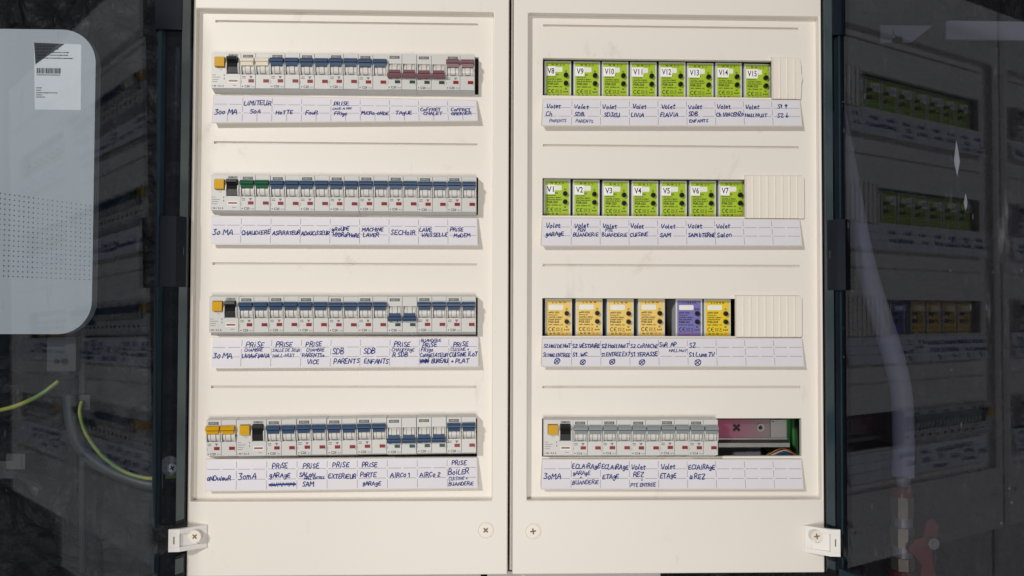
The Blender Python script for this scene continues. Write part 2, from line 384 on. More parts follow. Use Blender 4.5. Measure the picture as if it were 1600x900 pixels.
# ------------------------------------------------------------------ the wall behind (covered in crumpled black plastic sheet)
mb = MB()
nx, nz = 90, 60
rw = random.Random(3)
from mathutils import noise
vs = []
for j in range(nz + 1):
    for i in range(nx + 1):
        x = -2600 + 5200 * i / nx; z = -1600 + 3200 * j / nz
        y = 92 + 10 * noise.noise(Vector((x / 130, z / 110, 1.3))) + 5 * noise.noise(Vector((x / 60, z / 50, 7.1)))
        vs.append((x, y, z))
mb.add(vs, [(j * (nx + 1) + i, j * (nx + 1) + i + 1, (j + 1) * (nx + 1) + i + 1, (j + 1) * (nx + 1) + i) for j in range(nz) for i in range(nx)], 'sheet', True)
wall = mb.build("wall", None)
tag(wall, "dark wall hung with crumpled black plastic sheet behind both cabinets", "wall")

# ------------------------------------------------------------------ the two cabinets
ROW_TOP = [299.4, 155.0, 11.3, -131.6]      # top edge of each row's opening
OPEN_H = 45.0

def cabinet(label, ox0, ox1, rx0, rx1, opx, side, hinge_x, zdz):
    root = thing("electrical_cabinet", label, "cabinet", ((ox0 + ox1) / 2, 92, -312), "twin electrical cabinets on the wall")
    bx, by, bz = (ox0 + ox1) / 2, 92, -312
    def loc(o): o.location = (-bx * MM, -by * MM, -bz * MM); return o      # mesh is written in world millimetres
    ztop, zbot = 431.0, -311.5
    # box
    b = MB()
    b.box(ox0 + 1.5, ox1 - 1.5, 70, 92, zbot + 2, ztop, 'inside')
    for (a, c) in ((ox0 - 2.7, ox0 + 1.0), (ox1 - 2.0, ox1 + 0.6)): b.box(a, c, 4.0, 88, zbot + 1, ztop, 'cream_rib', 0.5)
    b.box(ox0 + 2.2, ox1 - 2.2, 3.0, 88, zbot + 0.8, zbot + 4, 'cream_rib', 0.5)
    b.box(ox0 + 2.2, ox1 - 2.2, 3.0, 88, ztop - 3, ztop, 'cream_rib', 0.5)
    loc(b.build("cabinet_box", None, root))
    # cover: raised outer frame + recessed panel with four slots + thin horizontal ribs
    c = MB()
    rz0, rz1 = -225.6, 350.2
    c.plate(ox0, ox1, zbot, ztop, -10, 2.2, [(rx0, rx1, rz0, rz1)], 'cream', 1.2)
    holes = [(opx[0], opx[1], t - OPEN_H, t) for t in ROW_TOP]
    grooves = [(opx[0] + 0.5, opx[1] - 1.0, zr - 1.3, zr + 1.3) for zr in (338.7, 194.2, 50.8, -94.1)]
    c.plate(rx0 - 3, rx1 + 3, rz0 - 3, rz1 + 3, 0, 2.0, holes + grooves, 'cream', 0.35)
    for g in grooves:
        c.plate(g[0] - 2, g[1] + 2, g[2] - 2, g[3] + 2, 2.03, 3.6, [g], 'cream')
        c.box(g[0] - 2, g[1] + 2, 3.65, 4.5, g[2] - 2, g[3] + 2, 'cream')
    for h in holes:    # collar behind every slot
        c.plate(h[0] - 2, h[1] + 2, h[2] - 2, h[3] + 2, 2.05, 6.5, [h], 'cream')
    cov = loc(c.build("cover", None, root))
    # cover screw near the middle
    sx, sz = (-2.9, -259.9) if side < 0 else (52.5, -261.4)
    s = MB(); s.cyl((sx, -10.6, sz), 7.6, 4, 'y', 'cream_rib', 28, bev=0.7)
    ang = math.radians(45 if side < 0 else 8)
    for k in (0, 1):
        a = ang + k * math.pi / 2; dx, dz = math.cos(a), math.sin(a)
        s.poly([(sx + u * 3.4 * dx - w * 0.85 * dz, sz + u * 3.4 * dz + w * 0.85 * dx) for u, w in ((-1, -1), (1, -1), (1, 1), (-1, 1))], -10.75 - 0.03 * k, 'flag_slot')
    rg = MB()
    o = s.build("screw", None, cov)
    # moulded ring round the screw
    ring = MB(); pts = [(sx + 9.0 * math.cos(t * math.pi / 14), -10.1, sz + 9.0 * math.sin(t * math.pi / 14)) for t in range(29)]
    ring.tube(pts, 0.5, 'cream_rib', 6, False); ring.build("screw_ring", None, cov)
    return root, loc

M['flag_slot'] = plastic("screw_slot", (0.16, 0.115, 0.07), 0.6)

LEFT, locL = cabinet("left cream cabinet with four rows of mostly blue handled breakers, smoked door open",
                     -348.0, 22.5, -344.6, 4.2, (-326.3, -13.6), -1, -357, 0)
RIGHT, locR = cabinet("right cream cabinet with lime green and yellow modules, smoked door open",
                      28.3, 397.2, 45.4, 394.3, (63.4, 374.4), 1, 404, 0)

# ------------------------------------------------------------------ smoked doors
def door(root, loc, side, edge, bar, pane0, ang, width, notch, block, tint):
    """edge: x of the cover edge; bar: (inner x, outer x); pane0: (x,y) where the clear pane leaves the bar; ang: outward lean"""
    dx, dy = side * math.sin(ang), -math.cos(ang)             # along the door, away from the hinge
    nx_, ny_ = side * -dy * side, side * dx * side
    n = Vector((-dy, dx)) if side > 0 else Vector((dy, -dx))   # outward normal (away from the cabinet fronts)
    ztop, zbot = 429.0, -309.0
    e1, e2 = bar
    fr = MB()
    sgn = side
    def bar_piece(z0, z1):
        a = e1 - sgn * 5.2
        fr.prism([(edge + sgn * 0.6, 5), (edge + sgn * 0.6, -3.0), (a, -15.5), (e1, -25.5), (e2 - sgn * 1.2, -26.5), (e2, -25), (e2, 5)], 'z', z0, z1, 'smoke_bar', 0.5, 2)
        fr.prism([(a - sgn * 0.15, -16.2), (a - sgn * 0.15, -16.9), (e1 - sgn * 0.3, -26.4), (e1 + sgn * 0.3, -25.9), (a + sgn * 0.4, -15.9)], 'z', z0 + 5, z1 - 3, 'smoke_facet' if sgn < 0 else 'smoke_edge', 0.2, 1)
    bar_piece(notch[1], ztop); bar_piece(zbot, notch[0])
    # lip along the bar and long far stile
    def uv(u, w): return (pane0[0] + dx * u + n.x * w, pane0[1] + dy * u + n.y * w)
    lean = 0.0195 if side < 0 else 0.0
    fr.prism([uv(-4, -1), uv(5, -1), uv(5, 4.5), uv(-4, 4.5)], 'z', notch[1] - 4, ztop, 'smoke_edge', 0.5, 2)
    fr.prism([uv(-4, -1), uv(5, -1), uv(5, 4.5), uv(-4, 4.5)], 'z', zbot, notch[0] + 2, 'smoke_edge', 0.5, 2)
    fr.prism([uv(width - 8, -8), uv(width, -8), uv(width, 5), uv(width - 8, 5)], 'z', zbot, ztop, 'smoke_edge', 0.6, 2)
    for z in (zbot, ztop - 8):
        fr.prism([uv(5.2, -6), uv(width - 8.2, -6), uv(width - 8.2, -0.2), uv(5.2, -0.2)], 'z', z, z + 8, 'smoke_edge', 0.5, 1)
    d = loc(fr.build("door", None, root, "smoked see-through door swung open"))
    pn = MB(); pn.prism([uv(5.3, 0), uv(width - 8.3, 0), uv(width - 8.3, 3), uv(5.3, 3)], 'z', zbot + 0.3, ztop - 0.3, tint)
    pn.v = [(x + n.x * lean * z, y + n.y * lean * z, z) for x, y, z in pn.v]    # the open left door hangs slightly out of plumb
    pn.build("pane", None, d)
    # hinge block at mid height, clip at the top
    hb = MB()
    x0, x1, z0, z1 = block
    xi = edge + sgn * 1.0
    poly = [(xi, -4), (xi + sgn * 0.6, -20), (e1 + sgn * 1.0, -34), (x1, -36), (x1 + sgn * 5, -30), (x1 + sgn * 5, -6), (x1, -4)]
    hb.prism(poly, 'z', z0, z1, 'hinge_plastic', 0.9, 2)
    hb.box(min(xi + sgn * 1.8, xi + sgn * 4.2), max(xi + sgn * 1.8, xi + sgn * 4.2), -24, -17, (z0 + z1) / 2 - 4, (z0 + z1) / 2 + 5, 'smoke_edge', 0.8)
    hb.build("hinge", None, d)
    tb = MB()
    tb.prism([(e1 - sgn * 0.2, -5), (e1 + sgn * 0.3, -29), (e2 + sgn * 10, -32), (e2 + sgn * 13, -20), (e2 + sgn * 10, -5)], 'z', 318 if side < 0 else 322, 412, 'hinge_plastic', 2.0, 3)
    tb.build("hinge", None, d)
    return d

A_L, A_R = math.radians(24), math.radians(15.0)
DOOR_L = door(LEFT, locL, -1, -348.0, (-354.6, -373.5), (-376.5, -22), A_L, 362, (-284.0, -248.5), (-351, -372, 22.5, 103), 'smoked_left')
DOOR_R = door(RIGHT, locR, 1, 397.2, (403.2, 419.5), (410.5, -22), A_R, 362, (-291.0, -258.0), (400, 413, 21.5, 104), 'smoked_right')

# white latch brackets screwed to the covers
def bracket(root, loc, pts, z0, z1, z0b, z1b, scr, slot, ang):
    b = MB()
    (xa, ya), (xb, yb), (xc, yc) = pts    # outer end, fold, inner end on the cover
    s = 1 if xc > xa else -1
    th = 2.2
    prof = [(xa, ya), (xb, yb), (xc, yc), (xc - s * 1.5, yc + th + 2), (xb, yb + th + 3), (xa, ya + th)]
    # side cheeks, top and bottom
    b.prism(prof, 'z', z0, z0 + 5.2, 'bracket', 0.7, 2); b.prism(prof, 'z', z1 - 5.2, z1, 'bracket', 0.7, 2)
    b.prism([(xa, ya), (xb, yb), (xb, yb + th + 3), (xa, ya + th)], 'z', z0 + 5.0, z1 - 5.0, 'bracket', 0.0)
    xm = xc - s * 6.5; t = (xm - xb) / (xc - xb); ym = yb + (yc - yb) * t
    b.prism([(xm, ym), (xc, yc), (xc - s * 1.5, yc + th + 2), (xm, ym + th + 3)], 'z', z0 + 5.0, z1 - 5.0, 'bracket', 0.0)
    b.prism([(xb + s * 0.1, yb + 3.5), (xm, ym + 2.0), (xm, ym + 4.0), (xb + s * 0.1, yb + 5.5)], 'z', z0 + 5.1, z1 - 5.1, 'bracket', 0.0)
    xs = (xa + xb) / 2; zc = (z0 + z1) / 2
    b.box(xs - 0.75, xs + 0.75, min(ya, yb) - 0.06 + abs(ya - yb) / 2, min(ya, yb) + 2, zc - 4, zc + 4.5, 'flag_slot')
    o = loc(b.build("latch_bracket", None, root))
    sx, sz = scr
    c = MB(); yf = -22.5
    c.cyl((sx, yf, sz), 7.0, 10, 'y', 'cream_rib', 28, bev=0.8)
    for k in (0, 1):
        a = ang + k * math.pi / 2; ddx, ddz = math.cos(a), math.sin(a)
        c.poly([(sx + u * 3.2 * ddx - w * 0.8 * ddz, sz + u * 3.2 * ddz + w * 0.8 * ddx) for u, w in ((-1, -1), (1, -1), (1, 1), (-1, 1))], yf - 0.12 - 0.03 * k, 'flag_slot')
    c.build("screw", None, o)
bracket(LEFT, locL, ((-361.3, -30), (-349.3, -29), (-324.5, -11.5)), -277.5, -252.0, 0, 0, (-334.6, -262.2), None, math.radians(45))
bracket(RIGHT, locR, ((407.4, -30), (396.5, -29), (372.8, -11.5)), -287.0, -256.0, 0, 0, (383.0, -265.6), None, math.radians(10))

# ------------------------------------------------------------------ circuit breakers
PITCH = 34.4
def pole_front(b, cx):
    """front plate of one pole with its toggle window, half-width 8.5 around cx"""
    b.plate(cx - 8.45, cx + 8.45, -20.75, 20.75, -14, -10.6, [(cx - 6.9, cx + 6.9, -4.2, 9.6)], 'grey_body', 0.35)

def toggle_mesh(down, mat):
    t = MB()
    def Z(z): return 6.4 - z if down else z
    def fl(p): return [(y, Z(z)) for y, z in p]
    t.prism(fl([(-13, 9.0), (-18.2, 8.8), (-20.4, 10.0), (-20.6, 11.4), (-18.6, 14.1), (-13, 14.3)]), 'x', -7.75, 7.75, mat, 0.45, 2)
    t.prism(fl([(-11, 4.6), (-18.3, 5.2), (-19.4, 8.7), (-12, 8.9)]), 'x', -6.9, 6.9, mat, 0.4, 2)
    return t

def make_breaker(colour, down, rating, first=True):
    r = thing("circuit_breaker", "-", "circuit breaker", (0, 0, 0), "two-pole circuit breakers in the rows")
    b = MB()
    b.prism([(-10.5, -20.7), (-0.7, -24.3), (-0.6, -21.2), (40, -21.2), (40, 19.6), (-0.6, 19.6), (-0.7, 22.0), (-10.5, 20.7)], 'x', -17.1, 17.1, 'grey_body')
    for cx in (-8.6, 8.6):
        pole_front(b, cx)
    f = -14.08
    # printing on the front
    b.text(rating, -9.6, -19.6, 2.6, f, 'ink', 'c', 0.02)
    b.rect(-15.6, -14.2, f, -19.2, -17.6, 'ink_grey'); b.text("/0,4", -5.2, -19.6, 1.9, f, 'ink_grey')
    b.rect(-15.6, -11.4, f, -7.2, -6.4, 'ink_grey'); b.rect(-15.6, -11.4, f, -9.0, -8.2, 'ink_grey')
    b.poly([(-7.4, -6.2), (-3.4, -6.2), (-5.4, -9.4)], f, 'ink_grey')
    b.rect(-16.3, -15.9, f, -14.5, -11.5, 'ink_grey'); b.rect(15.4, 15.8, f, -15.5, -10.5, 'ink_grey')
    b.build("body", None, r)
    for cx in (-8.6, 8.6):
        d = MB()
        d.cyl((cx - 6.3, -7.6, 2.6), 8.0, 12.6, 'x', 'drum', 28)
        d.cyl((cx - 2.7, -7.7, 2.6), 8.55, 5.4, 'x', 'drum', 28)
        for xx in (-2.9, 2.9): d.prism([(-7.7 - 8.9 * math.cos(a), 2.6 + 8.9 * math.sin(a)) for a in [math.radians(-42 + 7 * k) for k in range(13)]] + [(-7.7, 2.6)], 'x', cx + xx - 0.16, cx + xx + 0.16, 'ink_grey')
        d.box(cx - 2.8, cx + 2.8, -15.0, -13.6, -3.9, -3.2, 'ink_grey')
        d.box(cx - 6.8, cx - 6.3, -14.2, -12.5, -4.0, 9.0, 'ink')
        d.build("toggle_drum", None, r)
        g = MB()
        for s in (-1, 1):
            g.prism([(-14.2, -4.8), (-15.8, -3.6), (-17.2, 0.5), (-17.4, 3.2), (-17.0, 7), (-15.6, 9.4), (-13.9, 9.8)], 'x', cx + s * 7.55 - 0.62, cx + s * 7.55 + 0.62, 'grey_body', 0.25)
        g.build("toggle_guard", None, r)
        t = toggle_mesh(down, colour); t.v = [(x + cx, y, z) for x, y, z in t.v]
        t.build("toggle", None, r)
        fl = MB()
        zz = -11.9
        fl.rect(cx + 0.1, cx + 7.0, f, zz - 2.2, zz + 2.2, 'pink_flag' if not down else 'grey_body')
        fl.box(cx + 0.5, cx + 6.6, -14.5, -13.5, zz - 1.75, zz + 1.75, 'green_flag' if down else 'red_flag')
        fl.build("indicator", None, r)
    # pivot pin between the poles
    p = MB(); p.cyl((0, -15.9, 2.8), 0.95, 2.5, 'y', 'ink', 10); p.cyl((17.0, -15.9, 2.8), 0.95, 2.5, 'y', 'ink', 10)
    p.build("pin", None, r)
    n = MB(); n.rect(-14.6, -2.9, -14.12, 15.4, 18.7, 'plate_dark'); n.text("NIKO", -8.75, 16.05, 2.0, -14.2, 'plate_light', 'c', 0.02, width=8.8)
    n.build("nameplate", None, r)
    return r

def make_rcd():
    r = thing("residual_current_device", "-", "earth leakage breaker", (0, 0, 0), "earth leakage breakers at the row ends")
    b = MB()
    b.prism([(-10.5, -20.7), (-0.7, -24.3), (-0.6, -21.2), (40, -21.2), (40, 19.6), (-0.6, 19.6), (-0.7, 22.0), (-10.5, 20.7)], 'x', -17.1, 17.1, 'grey_body')
    b.plate(-17.05, 17.05, -20.75, 20.75, -14, -10.6, [(1.7, 14.1, -3.6, 15.8), (-12.6, -0.6, 3.6, 15.3)], 'grey_body', 0.35)
    f = -14.08
    b.text("I 40 / 0,3 A", -15.8, -19.2, 2.2, f, 'ink', 'l', 0.01, width=13.5)
    b.text("Test", -8.0, 0.2, 1.5, f, 'ink_grey', 'l')
    for k, w in enumerate((4, 9, 7, 6)): b.rect(-15.8, -15.8 + w, f, -5.6 - k * 2.6, -5.0 - k * 2.6, 'ink_grey')
    b.rect(-2.6, -1.6, f, -6.5, -4.5, 'ink_grey'); b.rect(-2.6, -1.6, f, -10.5, -8.3, 'ink_grey'); b.rect(8, 12, f, -17.6, -17.0, 'ink_grey')
    b.build("body", None, r)
    t = MB(); t.box(-12.2, -1.0, -18.4, -9, 4.0, 14.9, 'yellow', 0.8, 2); t.build("test_button", None, r)
    k = MB()
    k.prism([(-9, -3.2), (-15.8, -3.0), (-15.4, 4), (-16.6, 8), (-20.5, 12), (-20.0, 15.2), (-9, 15.5)], 'x', 2.1, 13.7, 'black', 0.6, 2)
    k.build("toggle", None, r)
    g = MB()
    for x in (1.0, 14.9):
        g.prism([(-14.2, -4.4), (-16.2, -3), (-17.4, 3), (-17.0, 8), (-14.2, 10.5)], 'x', x - 0.6, x + 0.6, 'grey_body', 0.25)
    g.build("toggle_guard", None, r)
    n = MB(); n.rect(2.2, 14.2, -14.12, 16.5, 19.6, 'plate_light'); n.text("NIKO", 8.2, 17.1, 1.9, -14.2, 'ink', 'c', 0.02, width=9.4); n.build("nameplate", None, r)
    i = MB(); i.rect(2.3, 14.2, -14.12, -14.6, -9.6, 'window'); i.box(3.2, 13.2, -14.5, -13.5, -13.0, -10.9, 'flag_brown'); i.build("indicator", None, r)
    return r

protos = {}
rj = random.Random(21)
first_use = set()
def place(proto, key, x, z, label, tilt=0.0):
    if key in first_use: o = copy_tree(proto)
    else: o = proto; first_use.add(key)
    o.location = ((x + rj.uniform(-0.12, 0.12)) * MM, rj.uniform(-0.6, 0.5) * MM, (z + rj.uniform(-0.22, 0.22)) * MM); o.rotation_euler = (rj.uniform(-0.004, 0.004), -tilt + rj.uniform(-0.003, 0.003), rj.uniform(-0.003, 0.003))
    o["label"] = label
    return o
def breaker(col, down, rating, x, z, label, tilt=0.0):
    k = (col, down, rating)
    if k not in protos: protos[k] = make_breaker(col, down, rating)
    return place(protos[k], k, x, z, label, tilt)
def rcd(x, z, label, tilt=0.0):
    if 'rcd' not in protos: protos['rcd'] = make_rcd()
    return place(protos['rcd'], 'rcd', x, z, label, tilt)

CNAME = {'blue': 'blue', 'mauve': 'mauve', 'green': 'green', 'yellow': 'yellow', 'white': 'white', 'grey': 'grey'}
def row_of(xs, z0, z1, items):
    """xs: left edges; z0,z1: front-top height at both ends; items: ('rcd', label) or (colour, down, rating, what is written below)"""
    n = len(items); tilt = math.atan2(z1 - z0, xs[-1] - xs[0])
    for k, it in enumerate(items):
        x = (xs[k] + xs[k + 1]) / 2; z = z0 + (z1 - z0) * (x - xs[0]) / (xs[-1] - xs[0]) - 20.75
        if it[0] == 'rcd': rcd(x, z, it[1], tilt)
        else:
            col, down, rating, what = it
            breaker(col, down, rating, x, z, f"{CNAME[col]} handled breaker switched {'down' if down else 'up'} {what}", tilt)

def edges(x0, x1, n): return [x0 + (x1 - x0) * i / n for i in range(n + 1)]
row_of(edges(-325.2, -17.9, 9), 296.5, 297.2, [
    ('rcd', "earth leakage breaker with yellow test button above the words 300 MA"),
    ('white', 0, "C50", "above the strip cell reading LIMITEUR 50A"), ('blue', 0, "C20", "above the strip cell reading HOTTE"),
    ('blue', 0, "C20", "above the strip cell reading FOUR"), ('blue', 0, "C20", "above the strip cell reading CAVE A VIN FRIGO"),
    ('blue', 0, "C20", "above the strip cell reading MICRO-ONDE"), ('mauve', 1, "C20", "above the strip cell reading TAQUE"),
    ('mauve', 1, "C20", "above the strip cell reading COFFRET CHALET"), ('mauve', 0, "C20", "above the strip cell reading COFFRET GRENIER")])
row_of(edges(-324.0, -15.4, 9), 153.4, 153.6, [
    ('rcd', "earth leakage breaker with yellow button next to the green handled breaker"),
    ('green', 0, "C20", "above the strip cell reading CHAUDIERE"), ('blue', 0, "C20", "above the strip cell reading ASPIRATEUR"),
    ('blue', 0, "C20", "above the strip cell reading ADOUCISSEUR"), ('blue', 0, "C20", "above the strip cell reading GROUPE HYDROPHORE"),
    ('blue', 0, "C20", "above the strip cell reading MACHINE LAVER"), ('blue', 0, "C20", "above the strip cell reading SECHOIR"),
    ('blue', 0, "C20", "above the strip cell reading LAVE VAISSELLE"), ('blue', 0, "C20", "above the strip cell reading PRISE MODEM")])
row_of(edges(-324.4, -15.2, 9), 11.6, 12.9, [
    ('rcd', "earth leakage breaker with yellow button left of the CHAMBRE LIVIA FLAVIA breaker"),
    ('blue', 0, "C20", "above PRISE CHAMBRE LIVIA+FLAVIA in the third row"), ('blue', 0, "C20", "above PRISE SALLE DE JEUX HALL NUIT"),
    ('blue', 0, "C20", "above PRISE CHAMBRE PARENTS VICE"), ('blue', 0, "C20", "above the strip cell reading SDB PARENTS"),
    ('blue', 0, "C20", "above the strip cell reading SDB ENFANTS"), ('blue', 1, "C20", "above PRISE CHAUFFAGE R SDB"),
    ('blue', 0, "C20", "above BUANDERIE PRISE FRIGO CONGELATEUR"), ('blue', 0, "C20", "above PRISE CUISINE ILOT and PLAT")])
row_of(edges(-326.2, -14.3, 9), -131.4, -127.4, [
    ('yellow', 0, "C20", "at the row start above the word ONDULEUR"),
    ('rcd', "earth leakage breaker with yellow button beside the yellow handled breaker"),
    ('blue', 0, "C20", "above PRISE GARAGE with crossed-out word"), ('blue', 0, "C20", "above PRISE SALON SAM"),
    ('blue', 0, "C20", "above the strip cell reading PRISE EXTERIEUR"), ('blue', 0, "C20", "above the strip cell reading PRISE PORTE GARAGE"),
    ('blue', 1, "C20", "above the strip cell reading AIRCO 1"), ('blue', 1, "C20", "above the strip cell reading AIRCO 2"),
    ('blue', 0, "C20", "above the strip cell reading PRISE BOILER")])
row_of(edges(64.6, 269.4, 6), -131.0, -131.3, [
    ('rcd', "earth leakage breaker with yellow button at the start of the grey handled row"),
    ('grey', 0, "C16", "above ECLAIRAGE GARAGE BUANDERIE"), ('grey', 0, "C16", "above ECLAIRAGE ETAGE"),
    ('grey', 0, "C16", "above VOLET REZ and PTE ENTREE"), ('grey', 0, "C16", "above VOLET ETAGE"),
    ('grey', 0, "C16", "beside the open slot above ECLAIRAGE REZ")])

# ------------------------------------------------------------------ roller shutter / relay modules
MW = 32.4
def make_module(face, code, kind):
    r = thing("relay_module", "-", "relay module", (0, 0, 0), "relay modules in the right cabinet")
    h = MB(); h.box(-MW / 2, MW / 2, 12, 60, -46.5, 0, 'mod_shell', 0.9, 2)
    h.build("housing", None, r)
    l = MB(); y = 11.9
    x0 = -MW / 2
    lx0, lx1, lz0, lz1 = x0 + 1.9, x0 + 30.6, -44.6, -1.6
    l.rect(lx0, lx1, y, lz0, lz1, face)
    y = 11.82
    ink = 'ink'
    def T(t, x, z, s, w=None, m=ink, al='l', b=0.035): l.text(t, x0 + x, z, s, y, m, al, b, w)
    top = {'green': "N · N   L · L", 'amber': "L · L   N · N", 'yellow': "L · L  N · N  IN", 'violet': "I  1 2 3 4 5"}[kind]
    T(top, 16.6, -5.4, 2.2, 16.0, 'ink', 'c')
    # white name field with rounded ends
    fx0, fx1, fz0, fz1, rr = x0 + 4.0, x0 + 21.8, -13.3, -7.2, 1.1
    pts = []
    for cx, cz, a0 in ((fx1 - rr, fz1 - rr, 0), (fx0 + rr, fz1 - rr, 90), (fx0 + rr, fz0 + rr, 180), (fx1 - rr, fz0 + rr, 270)):
        for k in range(5): a = math.radians(a0 + 22.5 * k); pts.append((cx + rr * math.cos(a), cz + rr * math.sin(a)))
    l.poly(pts, y, 'window')
    T("S1" if kind != 'violet' else "MODE", 26.0, -13.0, 1.9, None if kind != 'violet' else 6, ink, 'c'); T("S2", 26.0, -34.6, 1.9, None, ink, 'c')
    T("euFIX S" + code[-3:], 4.0, -17.4, 1.9, 13); T("Eutonomy Sp.z", 4.0, -20.0, 1.3, 11)
    T("ADAPTER to FIBARO", 4.0, -23.0, 1.5, 17.0); T({'green': "Roller Shutter Module 3", 'amber': "Double Switch 2", 'yellow': "Double Smart Module", 'violet': "Smart Implant Module"}[kind], 4.0, -25.4, 1.5, 18.0 if kind == 'green' else 15.5)
    T(code, 4.0, -28.9, 2.5, 13.0, 'ink'); T("230V~ 50/60Hz 1.5A" if kind != 'violet' else "9-30V DC 150mA", 4.0, -32.0, 1.5, 17.5)
    # CE mark drawn with arcs, class II square, bin, RoHS
    def arc(cx, cz, rad, w=0.55):
        A = [math.radians(60 + 240 * k / 10) for k in range(11)]
        out = [(cx + (rad + w / 2) * math.cos(a), cz + (rad + w / 2) * math.sin(a)) for a in A] + [(cx + (rad - w / 2) * math.cos(a), cz + (rad - w / 2) * math.sin(a)) for a in reversed(A)]
        for k in range(10):
            l.add([(out[k][0], y, out[k][1]), (out[k + 1][0], y, out[k + 1][1]), (out[20 - k][0], y, out[20 - k][1]), (out[21 - k][0], y, out[21 - k][1])], [(0, 1, 2, 3)], ink)
    arc(x0 + 6.3, -36.8, 2.15, 0.8); arc(x0 + 10.7, -36.8, 2.15, 0.8); l.rect(x0 + 8.7, x0 + 11.1, y, -37.15, -36.45, ink)
    for s_, t_ in ((2.0, 0.35), (1.1, 0.3)):
        cx, cz = x0 + 15.3, -36.9
        l.rect(cx - s_, cx + s_, y, cz - s_, cz - s_ + t_, ink); l.rect(cx - s_, cx + s_, y, cz + s_ - t_, cz + s_, ink)
        l.rect(cx - s_, cx - s_ + t_, y, cz - s_ + t_, cz + s_ - t_, ink); l.rect(cx + s_ - t_, cx + s_, y, cz - s_ + t_, cz + s_ - t_, ink)
    cx = x0 + 20.0
    l.poly([(cx - 1.5, -34.6), (cx - 1.0, -34.6), (cx + 1.5, -38.2), (cx + 1.0, -38.2)], y, ink); l.poly([(cx + 1.5, -34.6), (cx + 1.0, -34.6), (cx - 1.5, -38.2), (cx - 1.0, -38.2)], y - 0.02, ink)
    l.rect(cx - 1.5, cx + 1.5, y, -39.3, -38.8, ink)
    T("RoHS", 26.0, -38.2, 1.8, 6.0, ink, 'c')
    if kind == 'violet': T("OUT1  OUT2  C  N", 5.0, -42.8, 1.7, 22, 'ink_red')
    else:
        T("Sx  S1  S2", 5.2, -42.9, 2.1, 12.5); T("Q1  Q2" if kind != 'amber' else "Q2  Q1", 19.6, -42.9, 2.1, 8.2, 'ink_orange')
    l.build("face_label", None, r)
    for z in (-17.6, -27.6):
        b = MB(); b.cyl((x0 + 25.9, 8.0, z), 2.75, 4.2, 'y', 'black', 20, bev=0.7); b.build("button", None, r)
    return r

def dxdz_sticker(root, code, w, dx):
    s = MB(); x0 = -MW / 2 + 1.6 + dx
    s.box(x0, x0 + w, 11.55, 11.8, -18.0, -6.6, 'sticker')
    s.text(code, x0 + w / 2 + 0.2, -15.4, 6.7, 11.5, 'ink', 'c', 0.014, width=w - 3.0)
    s.build("sticker", None, root)

mods = {}
def module(kind, x, ztop, label):
    face, code = {'green': ('mod_green', "FGR-223"), 'amber': ('mod_amber', "FGS-223"), 'yellow': ('mod_yellow', "FGS-224"), 'violet': ('mod_violet', "FGBS-222")}[kind]
    if kind not in mods: mods[kind] = make_module(face, code, kind); o = mods[kind]
    else: o = copy_tree(base_children[kind]) if kind in base_children else copy_tree(mods[kind])
    o.location = ((x + MW / 2) * MM, 0, ztop * MM); o["label"] = label
    return o
base_children = {}
rs = random.Random(11)
# build all plain modules first, then add each one's own sticker (so copies never inherit a sticker)
todo = []
for row, names, xs, zt in ((0, [8, 9, 10, 11, 12, 13, 14, 15], edges(66.3, 345.6, 8)[:8], 299.6), (1, [1, 2, 3, 4, 5, 6, 7], [65.0, 100.8, 137.2, 172.4, 207.6, 243.6, 278.8], 154.9)):
    for k, n in enumerate(names):
        o = module('green', xs[k] + rs.uniform(-0.5, 0.5), zt + rs.uniform(-0.7, 0.5), f"lime green shutter module wearing the white sticker V{n}")
        todo.append((o, f"V{n}", 11.4 if n < 10 else 14.2))
for o, c, w in todo: dxdz_sticker(o, c, w, rs.uniform(-0.3, 0.7))
for k, (x, txt) in enumerate(((67.6, "at the row start above NUIT and ENTREE"), (104.5, "above the strip cell with VESTIAIRE and WC"), (142.4, "above the cell with ENTREE EXT"), (180.2, "beside the wide dark gap above CORNICHE and TERASSE"))):
    module('amber', x, 10.9 + rs.uniform(-0.4, 0.3), f"pale amber relay module {txt}")
module('violet', 225.9, 10.9, "violet implant module between the dark gap and the bright yellow module")
module('yellow', 260.6, 10.9, "bright yellow relay module right of the violet module, beside the ribbed blank")

# ------------------------------------------------------------------ ribbed blanking plates
def blank(label, x0, x1, z0, z1, broken):
    b = MB(); n = max(2, round((x1 - x0) / 8.85)); w = (x1 - x0) / n
    if broken:
        pts = [(x0, z0), (x1 - 1.2, z0), (x1 - 0.4, z0 + 9), (x1 - 0.2, z0 + 20), (x1 + 1.4, z0 + 24), (x1 + 0.9, z0 + 27), (x1 - 0.3, z0 + 31), (x1 - 0.4, z1 - 9), (x1 - 2.6, z1), (x0, z1)]
    else:
        pts = [(x0, z0), (x1 - 1.5, z0), (x1, z0 + 1.5), (x1, z1 - 1.5), (x1 - 1.5, z1), (x0, z1)]
    b.prism(pts, 'y', -3.6, -0.4, 'cream_rib', 0.7, 2)
    for k in range(n):
        xr = x0 + 0.5 + k * w
        b.box(xr - 0.45, xr + 0.45, -4.5, -3.5, z0 + 0.4, z1 - 0.4, 'cream_rib', 0.3)
    tag(b.build("blanking_plate", None), label, "blanking plate", "ribbed blanking plates")
blank("narrow ribbed cream blank with broken bulging right edge beside module V15", 339.6, 375.4, 252.2, 302.2, True)
blank("wide ribbed cream blank beside module V7", 306.4, 377.8, 108.0, 159.2, False)
blank("widest ribbed cream blank right of the bright yellow module", 294.2, 374.2, -33.9, 14.8, False)

